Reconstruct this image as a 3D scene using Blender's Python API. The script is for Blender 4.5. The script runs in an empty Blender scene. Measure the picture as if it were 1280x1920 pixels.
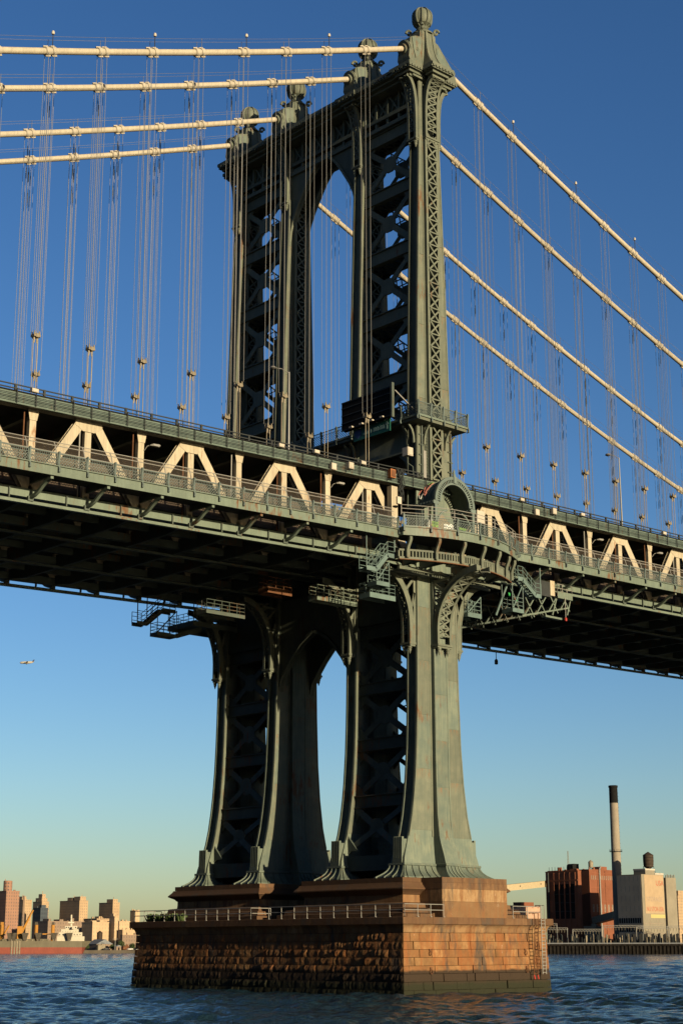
import bpy, bmesh, math, random
from mathutils import Vector, Matrix
R = math.radians
random.seed(7)
sc = bpy.context.scene
COL = sc.collection

# ------------------------------------------------------------------ camera
cam_d = bpy.data.cameras.new('camera')
cam = bpy.data.objects.new('camera', cam_d)
COL.objects.link(cam)
sc.camera = cam
cam_d.sensor_fit = 'HORIZONTAL'
cam_d.sensor_width = 24.0
cam_d.lens = 24.0 * 3065.36 / 1280.0
cam_d.clip_start = 1.0
cam_d.clip_end = 60000
CAM = Vector((-112.2045, -109.7437, 4.0756))
_r = Vector((0.73828529, -0.67448735, -0.00128206))
_u = Vector((-0.17260318, -0.19076606, 0.96634179))
_f = Vector((0.65202989, 0.71321464, 0.25725844))
_m = Matrix((_r, _u, -_f)).transposed().to_4x4()
_m.translation = CAM
cam.matrix_world = _m

# ------------------------------------------------------------------ sky and sun
SUN_EL, SUN_AZ = R(9.5), R(2.4)          # azimuth measured from -Y towards -X
sdir = Vector((-math.sin(SUN_AZ) * math.cos(SUN_EL), -math.cos(SUN_AZ) * math.cos(SUN_EL), math.sin(SUN_EL)))
world = bpy.data.worlds.new('World')
sc.world = world
world.use_nodes = True
wn = world.node_tree.nodes
wl = world.node_tree.links
wn.clear()
wo = wn.new('ShaderNodeOutputWorld')
bg = wn.new('ShaderNodeBackground')
sky = wn.new('ShaderNodeTexSky')
sky.sky_type = 'NISHITA'
sky.sun_disc = False
sky.sun_elevation = SUN_EL
sky.sun_rotation = math.atan2(sdir.x, sdir.y)
sky.altitude = 0
sky.air_density = 1.0
sky.dust_density = 0.6
sky.ozone_density = 2.4
bg.inputs['Strength'].default_value = 0.050
hs = wn.new('ShaderNodeHueSaturation')
hs.inputs['Saturation'].default_value = 1.15
gm = wn.new('ShaderNodeGamma')
gm.inputs['Gamma'].default_value = 1.15
wl.new(sky.outputs[0], hs.inputs['Color'])
wl.new(hs.outputs[0], gm.inputs['Color'])
wb = wn.new('ShaderNodeMix')                 # white balance of the whole sky
wb.data_type = 'RGBA'
wb.blend_type = 'MULTIPLY'
wb.inputs[0].default_value = 1.0
wb.inputs[7].default_value = (0.732, 0.751, 0.879, 1)
wl.new(gm.outputs[0], wb.inputs[6])
wl.new(wb.outputs[2], bg.inputs['Color'])
wl.new(bg.outputs[0], wo.inputs['Surface'])
sun_d = bpy.data.lights.new('sun', 'SUN')
sun_d.energy = 5.0
sun_d.angle = R(0.53)
sun_d.color = (1.0, 0.81, 0.52)
sun = bpy.data.objects.new('sun', sun_d)
COL.objects.link(sun)
sun.rotation_euler = sdir.to_track_quat('Z', 'Y').to_euler()
sc.view_settings.view_transform = 'Standard'
sc.view_settings.look = 'None'
sc.view_settings.gamma = 1.0
sc.view_settings.use_curve_mapping = False
sc.view_settings.exposure = 1.41

# ------------------------------------------------------------------ materials
MATS = {}
ALB = 0.55      # overall paint and stone reflectance
def al(c):
    return tuple(x * ALB for x in c)
def nodes_of(name):
    m = bpy.data.materials.new(name)
    m.use_nodes = True
    nt = m.node_tree
    b = nt.nodes['Principled BSDF']
    return m, nt, b

def N(nt, t, **kw):
    n = nt.nodes.new(t)
    for k, v in kw.items():
        setattr(n, k, v)
    return n

def mixc(nt, fac, a, b, mode='MIX'):
    n = nt.nodes.new('ShaderNodeMix')
    n.data_type = 'RGBA'
    n.blend_type = mode
    for sock, v in ((n.inputs[0], fac), (n.inputs[6], a), (n.inputs[7], b)):
        if hasattr(v, 'default_value') or hasattr(v, 'links'):
            nt.links.new(v, sock)
        elif isinstance(v, (int, float)):
            sock.default_value = v
        else:
            sock.default_value = (*v, 1)
    return n.outputs[2]

def ramp(nt, src, p0, p1, c0=(0, 0, 0), c1=(1, 1, 1)):
    n = nt.nodes.new('ShaderNodeValToRGB')
    n.color_ramp.elements[0].position = p0
    n.color_ramp.elements[1].position = p1
    n.color_ramp.elements[0].color = (*c0, 1)
    n.color_ramp.elements[1].color = (*c1, 1)
    nt.links.new(src, n.inputs[0])
    return n.outputs[0]

def noise(nt, scale, vec=None, detail=4, rough=0.6, stretch=None):
    n = nt.nodes.new('ShaderNodeTexNoise')
    n.inputs['Scale'].default_value = scale
    n.inputs['Detail'].default_value = detail
    n.inputs['Roughness'].default_value = rough
    if vec is None:
        vec = nt.nodes.new('ShaderNodeNewGeometry').outputs['Position']
    if stretch:
        mp = nt.nodes.new('ShaderNodeMapping')
        mp.inputs['Scale'].default_value = stretch
        nt.links.new(vec, mp.inputs['Vector'])
        vec = mp.outputs[0]
    nt.links.new(vec, n.inputs['Vector'])
    return n.outputs[0]

def mat(name, col, rough=0.6, metal=0.0, var=0.18, rust=0.0, rand=0.08, bump=0.0, bscale=8.0, scale=0.9,
        rustcol=(0.13, 0.062, 0.028), spec=0.12, tint=None, streak=0.0, seam=False):
    m, nt, b = nodes_of(name)
    b.inputs['Roughness'].default_value = rough
    b.inputs['Metallic'].default_value = metal
    b.inputs['Specular IOR Level'].default_value = spec
    col = al(col)
    tint = al(tint) if tint else None
    rustcol = al(rustcol)
    dark = tuple(c * (1 - var) for c in col)
    lite = tuple(min(1, c * (1 + var)) for c in (tint or col))
    c = mixc(nt, ramp(nt, noise(nt, scale), 0.3, 0.7), dark, lite)
    if streak:
        s = ramp(nt, noise(nt, 1.0, stretch=(5, 5, 0.35), detail=3), 0.42, 0.72)
        c = mixc(nt, s, c, tuple(x * (1 - streak) for x in col))
    if rand:
        oi = nt.nodes.new('ShaderNodeObjectInfo')
        mr = nt.nodes.new('ShaderNodeMapRange')
        mr.inputs[3].default_value = 1 - rand
        mr.inputs[4].default_value = 1 + rand
        nt.links.new(oi.outputs['Random'], mr.inputs[0])
        vm = nt.nodes.new('ShaderNodeVectorMath')
        vm.operation = 'SCALE'
        nt.links.new(c, vm.inputs[0])
        nt.links.new(mr.outputs[0], vm.inputs['Scale'])
        c = vm.outputs[0]
    if rust:
        a = noise(nt, 1.0, stretch=(3.5, 3.5, 0.6), detail=6, rough=0.7)
        bb = noise(nt, 0.23, detail=3)
        mm = nt.nodes.new('ShaderNodeMath')
        mm.operation = 'MULTIPLY'
        nt.links.new(a, mm.inputs[0])
        nt.links.new(bb, mm.inputs[1])
        msk = ramp(nt, mm.outputs[0], 0.37 - 0.1 * rust, 0.45 - 0.1 * rust)
        c = mixc(nt, msk, c, rustcol)
    if seam:
        # rust running from the riveted joints at the plate ends
        tc = nt.nodes.new('ShaderNodeTexCoord')
        sp_ = nt.nodes.new('ShaderNodeSeparateXYZ')
        nt.links.new(tc.outputs['Generated'], sp_.inputs[0])
        e1 = ramp(nt, sp_.outputs[2], 0.80, 1.0)
        e2 = ramp(nt, noise(nt, 1.0, stretch=(7, 7, 0.8), detail=5, rough=0.7), 0.50, 0.66)
        mm = nt.nodes.new('ShaderNodeMath')
        mm.operation = 'MULTIPLY'
        nt.links.new(e1, mm.inputs[0])
        nt.links.new(e2, mm.inputs[1])
        c = mixc(nt, mm.outputs[0], c, al((0.22, 0.10, 0.04)))
    nt.links.new(c, b.inputs['Base Color'])
    if bump:
        bn = nt.nodes.new('ShaderNodeBump')
        bn.inputs['Strength'].default_value = bump
        bn.inputs['Distance'].default_value = 0.05
        nt.links.new(noise(nt, bscale, detail=6), bn.inputs['Height'])
        nt.links.new(bn.outputs[0], b.inputs['Normal'])
    MATS[name] = m
    return m

STEEL = mat('tower_steel', (0.122, 0.142, 0.110), 0.62, var=0.16, rust=0.42, rand=0.13, bump=0.15, bscale=14, streak=0.18, tint=(0.134, 0.142, 0.104))
STEELB = mat('tower_steel_blue', (0.122, 0.158, 0.132), 0.62, var=0.15, rust=0.45, rand=0.14, bump=0.15, bscale=14, streak=0.2, tint=(0.146, 0.166, 0.124))
STEELP = mat('tower_plate', (0.122, 0.142, 0.110), 0.62, var=0.16, rust=0.42, rand=0.13, bump=0.15, bscale=14, streak=0.18, tint=(0.134, 0.142, 0.104), seam=True)
STEELBP = mat('tower_plate_blue', (0.122, 0.158, 0.132), 0.62, var=0.15, rust=0.45, rand=0.14, bump=0.15, bscale=14, streak=0.2, tint=(0.146, 0.166, 0.124), seam=True)
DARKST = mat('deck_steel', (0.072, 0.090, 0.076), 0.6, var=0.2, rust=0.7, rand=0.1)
BLUEST = mat('stair_steel', (0.105, 0.155, 0.145), 0.55, var=0.15, rust=0.5, rand=0.1)
FASCIA = mat('fascia_paint', (0.137, 0.173, 0.137), 0.5, var=0.14, rust=0.7, rand=0.06, streak=0.15)
UFASC = mat('upper_fascia_paint', (0.105, 0.142, 0.120), 0.5, var=0.2, rust=0.4, rand=0.08, streak=0.2)
RAILM = mat('railing_paint', (0.101, 0.130, 0.122), 0.5, var=0.15, rust=0.2)
CREAM = mat('truss_paint', (0.425, 0.370, 0.268), 0.5, var=0.07, rust=0.42, rand=0.07, rustcol=(0.26, 0.14, 0.07), streak=0.24, bump=0.1)
CABLE = mat('cable_paint', (0.435, 0.385, 0.290), 0.5, var=0.09, rust=0.2, rand=0.03, streak=0.2, scale=2.0, rustcol=(0.28, 0.2, 0.13), bump=0.15, bscale=20)
BAND = mat('band_paint', (0.396, 0.353, 0.274), 0.45, var=0.1, rand=0.05)
ROPE = mat('rope_steel', (0.12, 0.118, 0.112), 0.5, var=0.15, rand=0.25, spec=0.4)
SOCK = mat('socket_steel', (0.216, 0.184, 0.130), 0.5, var=0.25, rust=0.4)
BLACK = mat('black_metal', (0.012, 0.012, 0.012), 0.85, var=0.2, spec=0.05)
PIPE = mat('pipe_dark', (0.03, 0.034, 0.034), 0.6, var=0.2)
GALV = mat('galvanised', (0.245, 0.238, 0.216), 0.45, var=0.1, rust=0.2)
WHITEB = mat('white_box_paint', (0.446, 0.403, 0.331), 0.5, var=0.08, rust=0.2)
ORANGE = mat('orange_box_paint', (0.360, 0.137, 0.050), 0.6, var=0.15)
RUSTY = mat('rusty_steel', (0.122, 0.054, 0.025), 0.8, var=0.35, rand=0.1, rust=0.6)
GREENP = mat('sign_green', (0.015, 0.10, 0.075), 0.4, var=0.1)
SIGNT = mat('sign_letter_paint', (0.20, 0.32, 0.30), 0.5, var=0.1)
REDP = mat('red_paint', (0.35, 0.03, 0.02), 0.5, var=0.1)
GRAF = mat('graffiti_red', (0.40, 0.16, 0.13), 0.6, var=0.3)
GRAFG = mat('graffiti_green', (0.16, 0.30, 0.06), 0.6, var=0.4)
GRAFW = mat('graffiti_white', (0.55, 0.56, 0.52), 0.6, var=0.4, scale=3)
ASPH = mat('asphalt', (0.05, 0.05, 0.05), 0.9, var=0.2)
WOOD = mat('tank_wood', (0.05, 0.035, 0.025), 0.8, var=0.3)

def mesh_material():
    m, nt, b = nodes_of('fence_mesh')
    b.inputs['Base Color'].default_value = (0.07, 0.055, 0.04, 1)
    b.inputs['Roughness'].default_value = 0.7
    tr = nt.nodes.new('ShaderNodeBsdfTransparent')
    mx = nt.nodes.new('ShaderNodeMixShader')
    mx.inputs[0].default_value = 0.16
    nt.links.new(tr.outputs[0], mx.inputs[1])
    nt.links.new(b.outputs[0], mx.inputs[2])
    nt.links.new(mx.outputs[0], nt.nodes['Material Output'].inputs['Surface'])
    return m
MESHM = mesh_material()

def stone_material(name, c_lo, c_hi, c_stain, tide=True, bump=0.7):
    c_lo, c_hi, c_stain = al(c_lo), al(c_hi), al(c_stain)
    m, nt, b = nodes_of(name)
    b.inputs['Roughness'].default_value = 0.9
    b.inputs['Specular IOR Level'].default_value = 0.15
    pos = nt.nodes.new('ShaderNodeNewGeometry').outputs['Position']
    c = mixc(nt, ramp(nt, noise(nt, 0.8, pos, 6, 0.7), 0.3, 0.7), c_lo, c_hi)
    oi = nt.nodes.new('ShaderNodeObjectInfo')
    c = mixc(nt, ramp(nt, oi.outputs['Random'], 0.0, 1.0, (0.0,) * 3, (0.55,) * 3), c, c_stain)
    wn_ = nt.nodes.new('ShaderNodeTexWhiteNoise')
    wn_.noise_dimensions = '1D'
    nt.links.new(oi.outputs['Random'], wn_.inputs['W'])
    c = mixc(nt, 1.0, c, ramp(nt, wn_.outputs['Value'], 0.0, 1.0, (0.62,) * 3, (1.0,) * 3), 'MULTIPLY')
    c = mixc(nt, ramp(nt, noise(nt, 1.0, pos, 6, 0.75, (1.6, 1.6, 0.28)), 0.46, 0.62), c, c_stain)
    c = mixc(nt, ramp(nt, noise(nt, 0.5, pos, 5, 0.7, (1.3, 1.3, 0.35)), 0.52, 0.66), c, (0.045, 0.033, 0.024))
    c = mixc(nt, ramp(nt, noise(nt, 2.2, pos, 5, 0.8, (1.5, 1.5, 0.15)), 0.68, 0.74), c, (0.50, 0.46, 0.40))
    if tide:
        sep = nt.nodes.new('ShaderNodeSeparateXYZ')
        nt.links.new(pos, sep.inputs[0])
        add = nt.nodes.new('ShaderNodeMath')
        add.operation = 'MULTIPLY_ADD'
        add.inputs[1].default_value = 0.5
        nt.links.new(noise(nt, 0.9, pos, 4), add.inputs[0])
        nt.links.new(sep.outputs[2], add.inputs[2])
        t1 = ramp(nt, add.outputs[0], 0.0, 1.0)
        mr = nt.nodes.new('ShaderNodeMapRange')
        mr.inputs[1].default_value = 2.40
        mr.inputs[2].default_value = 2.22
        nt.links.new(add.outputs[0], mr.inputs[0])
        c = mixc(nt, mr.outputs[0], c, (0.022, 0.0145, 0.009))
        mr2 = nt.nodes.new('ShaderNodeMapRange')
        mr2.inputs[1].default_value = 1.50
        mr2.inputs[2].default_value = 1.05
        nt.links.new(add.outputs[0], mr2.inputs[0])
        c = mixc(nt, mr2.outputs[0], c, (0.012, 0.0125, 0.006))
    nt.links.new(c, b.inputs['Base Color'])
    bn = nt.nodes.new('ShaderNodeBump')
    bn.inputs['Strength'].default_value = bump
    bn.inputs['Distance'].default_value = 0.08
    nt.links.new(noise(nt, 4.0, pos, 8, 0.7), bn.inputs['Height'])
    nt.links.new(bn.outputs[0], b.inputs['Normal'])
    return m
STONE = stone_material('pier_granite', (0.17, 0.088, 0.036), (0.40, 0.232, 0.10), (0.23, 0.088, 0.030))
CAPST = stone_material('cap_granite', (0.14, 0.075, 0.036), (0.22, 0.125, 0.062), (0.10, 0.052, 0.028), tide=False, bump=0.3)
MOULD = stone_material('moulding_granite', (0.25, 0.15, 0.07), (0.40, 0.26, 0.135), (0.19, 0.09, 0.038), tide=False, bump=0.3)
CORE = mat('pier_mortar', (0.05, 0.036, 0.026), 0.95, var=0.3, bump=0.3)

# ------------------------------------------------------------------ mesh helpers
WP = {}
class MB:
    def __init__(s):
        s.v = []
        s.f = []
    def add(s, vs, fs):
        o = len(s.v)
        s.v += [tuple(p) for p in vs]
        s.f += [tuple(i + o for i in f) for f in fs]
    def hexa(s, p):
        s.add(p, [(0, 3, 2, 1), (4, 5, 6, 7), (0, 1, 5, 4), (1, 2, 6, 5), (2, 3, 7, 6), (3, 0, 4, 7)])
        return s
    def box(s, x0, x1, y0, y1, z0, z1):
        return s.hexa([(x0, y0, z0), (x1, y0, z0), (x1, y1, z0), (x0, y1, z0), (x0, y0, z1), (x1, y0, z1), (x1, y1, z1), (x0, y1, z1)])
    def beam(s, p0, p1, w, d, ref=(0, 1, 0)):
        p0, p1 = Vector(p0), Vector(p1)
        t = (p1 - p0).normalized()
        a = Vector(ref) - t * Vector(ref).dot(t)
        if a.length < 1e-4:
            a = t.orthogonal()
        a.normalize()
        b = t.cross(a)
        a = a * (w / 2)
        b = b * (d / 2)
        return s.hexa([p0 - a - b, p0 + a - b, p0 + a + b, p0 - a + b, p1 - a - b, p1 + a - b, p1 + a + b, p1 - a + b])
    def loft(s, rings, cap=True, closed=False):
        o = len(s.v)
        n = len(rings[0])
        for r in rings:
            s.v += [tuple(p) for p in r]
        m = len(rings)
        for k in range(m if closed else m - 1):
            k2 = (k + 1) % m
            for i in range(n):
                j = (i + 1) % n
                s.f.append((o + k * n + i, o + k * n + j, o + k2 * n + j, o + k2 * n + i))
        if cap and not closed:
            s.f.append(tuple(o + i for i in range(n))[::-1])
            s.f.append(tuple(o + (m - 1) * n + i for i in range(n)))
        return s
    def tube(s, path, r, n=6, cap=True):
        path = [Vector(p) for p in path]
        rings = []
        up = None
        for i, p in enumerate(path):
            t = (path[min(i + 1, len(path) - 1)] - path[max(i - 1, 0)]).normalized()
            if up is None:
                up = t.orthogonal().normalized()
            a = (up - t * up.dot(t)).normalized()
            up = a
            b = t.cross(a)
            rr = r[i] if isinstance(r, (list, tuple)) else r
            rings.append([p + (a * math.cos(2 * math.pi * k / n) + b * math.sin(2 * math.pi * k / n)) * rr for k in range(n)])
        return s.loft(rings, cap)
    def lathe(s, prof, c=(0, 0, 0), n=16):
        rings = [[(c[0] + r * math.cos(2 * math.pi * k / n), c[1] + r * math.sin(2 * math.pi * k / n), c[2] + z) for k in range(n)] for r, z in prof]
        return s.loft(rings)
    def prism(s, poly, fn, t0, t1):
        # poly of (a,b); fn(a,b,t) -> world
        return s.loft([[fn(a, b, t0) for a, b in poly], [fn(a, b, t1) for a, b in poly]])
    def mesh(s, name, m, origin=(0, 0, 0), smooth=True):
        me = bpy.data.meshes.new(name)
        ox, oy, oz = origin
        me.from_pydata([(x - ox, y - oy, z - oz) for x, y, z in s.v], [], s.f)
        bm = bmesh.new()
        bm.from_mesh(me)
        bmesh.ops.recalc_face_normals(bm, faces=bm.faces)
        bm.to_mesh(me)
        bm.free()
        if smooth:
            me.polygons.foreach_set('use_smooth', [True] * len(me.polygons))
            me.set_sharp_from_angle(angle=R(35))
        me.materials.append(m)
        return me
    def build(s, name, m, parent=None, kind=None, label=None):
        xs, ys, zs = zip(*s.v)
        o = ((min(xs) + max(xs)) / 2, (min(ys) + max(ys)) / 2, min(zs))
        return inst(s.mesh(name, m, o), name, parent, o, kind=kind, label=label)

def inst(me, name, parent=None, loc=(0, 0, 0), rot=None, scale=None, kind=None, label=None):
    ob = bpy.data.objects.new(name, me)
    COL.objects.link(ob)
    loc = Vector(loc)
    WP[ob] = loc
    if parent:
        ob.parent = parent
        ob.location = loc - WP[parent]
    else:
        ob.location = loc
    if rot:
        ob.rotation_euler = rot
    if scale:
        ob.scale = scale
    if kind:
        ob['kind'] = kind
    if label:
        ob['label'] = label
    return ob

def thing(name, label, cat, loc=(0, 0, 0), group=None):
    ob = bpy.data.objects.new(name, None)
    COL.objects.link(ob)
    ob.location = loc
    ob.empty_display_size = 0.5
    WP[ob] = Vector(loc)
    ob['label'] = label
    ob['category'] = cat
    if group:
        ob['group'] = group
    return ob

def tag(ob, label, cat, group=None):
    ob['label'] = label
    ob['category'] = cat
    if group:
        ob['group'] = group
    return ob

def interp(tab, z):
    if z <= tab[0][0]:
        return tab[0][1]
    for (a, va), (b, vb) in zip(tab, tab[1:]):
        if z <= b:
            return va + (vb - va) * (z - a) / (b - a)
    return tab[-1][1]

FT = 0.3048
PY = [0.0, 28 * FT, 68 * FT, 96 * FT]      # the four cable planes
YM = 48 * FT
PAN = 5.33
GL, GR = 0.034, 0.019
def T(x):
    return 47.72 + (GL * x if x < 0 else GR * x)
NL, NR = 13, 24
XL = [-(8.49 + PAN * k) for k in range(NL)]
XR = [8.56 + PAN * k for k in range(NR)]

# ================================================================== SETTING
def water_material():
    m, nt, b = nodes_of('river_water')
    b.inputs['Base Color'].default_value = (0.006, 0.016, 0.024, 1)
    b.inputs['Roughness'].default_value = 0.08
    b.inputs['IOR'].default_value = 1.333
    pos = nt.nodes.new('ShaderNodeNewGeometry').outputs['Position']
    a = noise(nt, 1.1, pos, 5, 0.62, (1.0, 0.8, 1))
    bb = noise(nt, 0.10, pos, 3, 0.5)
    c = noise(nt, 2.4, pos, 4, 0.6)
    def ma(op, x, y):
        n = nt.nodes.new('ShaderNodeMath')
        n.operation = op
        for s_, v in ((n.inputs[0], x), (n.inputs[1], y)):
            if isinstance(v, (int, float)):
                s_.default_value = v
            else:
                nt.links.new(v, s_)
        return n.outputs[0]
    h = ma('ADD', ma('MULTIPLY', a, 1.0), ma('MULTIPLY', c, 0.5))
    bn = nt.nodes.new('ShaderNodeBump')
    bn.inputs['Strength'].default_value = 0.9
    bn.inputs['Distance'].default_value = 0.4
    nt.links.new(h, bn.inputs['Height'])
    nt.links.new(bn.outputs[0], b.inputs['Normal'])
    return m
WATER = water_material()
import numpy as np
def wave_sheet():
    # open river with real waves where the picture looks, fading to longer waves with distance
    rs = np.random.RandomState(4)
    az0 = math.atan2(0.71321, 0.65203)
    nc, nr = 620, 1150
    th = az0 + np.radians(np.linspace(22, -22, nc))
    rr = np.exp(np.linspace(math.log(70), math.log(1250), nr))
    RRr, TH = np.meshgrid(rr, th, indexing='ij')
    X = CAM.x + RRr * np.cos(TH)
    Y = CAM.y + RRr * np.sin(TH)
    step = RRr * max(math.log(1250 / 70) / nr, math.radians(44) / nc)
    Z = np.zeros_like(X)
    S_all, S_got = 0.0, np.zeros_like(X)
    wind = math.radians(200)
    for k in range(60):
        lam = math.exp(rs.uniform(math.log(0.8), math.log(9)))
        d = wind + rs.normal(0, 0.75)
        kk = 2 * math.pi / lam
        slope = 0.068 * (lam / 1.3) ** (-0.75)
        amp = slope / kk
        fade = np.clip((lam / step - 3.0) / 3.0, 0, 1)
        ph = kk * (X * math.cos(d) + Y * math.sin(d)) + rs.uniform(0, 6.28)
        w = np.sin(ph)
        S_all += slope ** 2
        S_got += (slope * fade) ** 2
        Z += amp * fade * (w + 0.25 * np.cos(2 * ph) * (lam < 6))
    Z *= np.clip(np.sqrt(S_all / np.maximum(S_got, 1e-6)), 1.0, 2.2)
    # patches of calmer and rougher water
    pt = 0.75 + 0.25 * np.sin(X / 23.0 + 1.3 * np.sin(Y / 31.0)) * np.sin(Y / 17.0 + X / 60.0) + 0.2 * np.sin(RRr / 9.0 + 2 * np.sin(X / 40))
    Z *= np.clip(pt, 0.4, 1.25)
    v = np.stack([X, Y, Z], -1).reshape(-1, 3)
    i = np.arange(nr - 1)[:, None] * nc + np.arange(nc - 1)[None, :]
    q = np.stack([i, i + nc, i + nc + 1, i + 1], -1).reshape(-1, 4)
    me = bpy.data.meshes.new('river_water')
    me.vertices.add(len(v))
    me.vertices.foreach_set('co', v.ravel().astype(np.float32))
    me.loops.add(q.size)
    me.loops.foreach_set('vertex_index', q.ravel().astype(np.int32))
    me.polygons.add(len(q))
    me.polygons.foreach_set('loop_start', np.arange(0, q.size, 4, dtype=np.int32))
    me.polygons.foreach_set('loop_total', np.full(len(q), 4, dtype=np.int32))
    me.polygons.foreach_set('use_smooth', np.ones(len(q), dtype=bool))
    me.update()
    me.validate()
    me.materials.append(WATER)
    return me
inst(wave_sheet(), 'river_water', kind='structure')
mb = MB()
mb.add([(-30000, -30000, -.6), (30000, -30000, -.6), (30000, 30000, -.6), (-30000, 30000, -.6)], [(0, 1, 2, 3)])
mb.build('river_water', WATER, kind='structure')

LANDM = mat('land_ground', (0.10, 0.085, 0.065), 0.95, var=0.4, scale=0.05)
QUAYM = mat('shaded_quay_timber', (0.016, 0.014, 0.012), 0.95, var=0.5, scale=0.6, spec=0.03)  # near-black base colour stands in for shade over the quay
# far shore: two sheets of land with vertical bulkheads
def land(name, pts, z, m):
    mb = MB()
    mb.loft([[(x, y, -1.0) for x, y in pts], [(x, y, z) for x, y in pts]])
    ob = mb.build(name, m, kind='structure')
    return ob
land('far_shore_ground', [(525, 848), (570, 817), (900, 1000), (6000, 4000), (3000, 9000), (-2500, 6500), (-1500, 2500), (300, 1010)], 2.1, LANDM)
land('near_shore_ground', [(560, 552), (655, 432), (2200, -900), (6000, 600), (3000, 2500), (700, 800)], 5.2, LANDM)

land('city_shore_ground', [(-150, -2200), (-113.2, -500), (-113.2, 60), (-130, 300), (-150, 1500), (-3000, 1500), (-3000, -2200)], 2.3, LANDM)
CITYM = mat('city_brick', (0.20, 0.13, 0.09), .9, var=.25, scale=.05)
rc = random.Random(21)
mb = MB()
for row, xx in enumerate((-190, -260, -340, -430)):  # unseen stand-in for the shore city, heights raised to cut sky light
    y = -420 + row * 15
    while y < 900:
        w = rc.uniform(28, 62)
        h = rc.uniform(52, 98) + row * 12
        if abs(y + w / 2 - YM) > 34 + w / 2:
            mb.box(xx - rc.uniform(18, 34), xx, y, y + w, 2.2, h)
            if rc.random() < .6:
                mb.box(xx - 14, xx - 6, y + w * .3, y + w * .6, h, h + 5)
        y += w + rc.uniform(8, 22)
for k in range(46):                  # unseen downtown towers added to block low sky glow
    x = rc.uniform(-1100, -190)
    y = rc.uniform(-1700, -950) + x * .25
    w = rc.uniform(28, 55)
    mb.box(x, x + w, y, y + w, 2.2, rc.uniform(70, 230))
o = mb.build('sky_blocker_city', CITYM, kind='stuff')
tag(o, 'unseen brick city blocks added behind the viewer to block sky light', 'city')

# ================================================================== MASONRY PIER
pier = thing('masonry_pier', 'brown granite bridge pier standing in the river under the steel tower', 'pier', (0, YM, 0))
PA, PB = 9.72, 20.12      # half sizes at water level
def pier_half(z):
    return PA - 0.065 * z, PB - 0.065 * z
mb = MB()
a0, b0 = pier_half(-2)
a1, b1 = pier_half(5.3)
mb.loft([[(-a0 + .25, YM - b0 + .25, -2), (a0 - .25, YM - b0 + .25, -2), (a0 - .25, YM + b0 - .25, -2), (-a0 + .25, YM + b0 - .25, -2)],
         [(-a1 + .25, YM - b1 + .25, 5.3), (a1 - .25, YM - b1 + .25, 5.3), (a1 - .25, YM + b1 - .25, 5.3), (-a1 + .25, YM + b1 - .25, 5.3)]])
mb.build('core', CORE, pier)

def rock_block(seed, rough, nx=9, nz=3):
    # unit block: x 0..1 along wall, y 0 = wall line (outward is -y), z 0..1; chipped mostly in upright facets
    rnd = random.Random(seed)
    mb = MB()
    g = [[None] * (nz + 1) for _ in range(nx + 1)]
    vs = []
    cd = [rnd.uniform(0.15, 1.0) for _ in range(nx + 1)]
    for i in range(nx + 1):
        for k in range(nz + 1):
            edge = i in (0, nx) or k in (0, nz)
            d = 0.25 * rough * cd[i] if edge else (0.65 * cd[i] + rnd.uniform(0.0, .35)) * rough
            if i in (0, nx):
                d = 0.0
            jx = 0 if i in (0, nx) else rnd.uniform(-.35, .35) / nx
            jz = 0 if k in (0, nz) else rnd.uniform(-.3, .3) / nz
            g[i][k] = len(vs)
            vs.append((i / nx + jx, -d, k / nz + jz))
    fs = [(g[i][k], g[i + 1][k], g[i + 1][k + 1], g[i][k + 1]) for i in range(nx) for k in range(nz)]
    o = len(vs)
    vs += [(0, .35, 0), (1, .35, 0), (1, .35, 1), (0, .35, 1)]
    fs += [tuple([g[i][0] for i in range(nx, -1, -1)] + [o, o + 1]), tuple([g[i][nz] for i in range(nx + 1)] + [o + 2, o + 3]),
           tuple([g[0][k] for k in range(nz + 1)] + [o + 3, o]), tuple([g[nx][k] for k in range(nz, -1, -1)] + [o + 1, o + 2])]
    mb.add(vs, fs)
    return mb.mesh('rock_block', STONE, smooth=False)
ROCK = [rock_block(100 + i, 0.07 + 0.012 * i) for i in range(9)]
ROCKF = [rock_block(300 + i, 0.03 + 0.008 * i, 7, 3) for i in range(6)]
DRESS = [rock_block(200 + i, 0.075, 5, 3) for i in range(6)]
courses = [-0.4, 0.42, 1.12, 1.80, 2.48, 3.18, 3.86, 4.54, 5.28]
rnd = random.Random(3)
for ci, (z0, z1) in enumerate(zip(courses, courses[1:])):
    a, b = pier_half(z0)
    h = z1 - z0 - 0.03
    off = 0.065
    # lit face (-Y)
    x = -a
    first = True
    while x < a - 0.05:
        w = rnd.uniform(1.0, 1.9) * (0.55 if first and ci % 2 else 1)
        first = False
        if a - (x + w) < 0.8:
            w = a - x
        o = inst(rnd.choice(DRESS), 'stone', pier, (x + .015, YM - b - .05 + 0.11 * rnd.random() + off * .3, z0), rot=(R(-3.6 + rnd.uniform(-1.2, 1.2)), 0, R(rnd.uniform(-.8, .8))), scale=(w - .03, 1, h))
        x += w
    # shaded face (-X), rock faced: rotate so the local -y points to -X
    y = -b
    first = True
    while y < b - 0.05:
        w = rnd.uniform(1.4, 2.3) * (0.6 if first and ci % 2 == 0 else 1)
        first = False
        if b - (y + w) < 0.8:
            w = b - y
        o = inst(rnd.choice(ROCK if rnd.random() < .32 else ROCKF), 'stone', pier, (-a + 0.05 * rnd.random() + off * .3, YM + y + w - .015, z0), rot=(R(-0.6), 0, R(-90)), scale=(w - .03, 1, h))
        y += w
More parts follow.
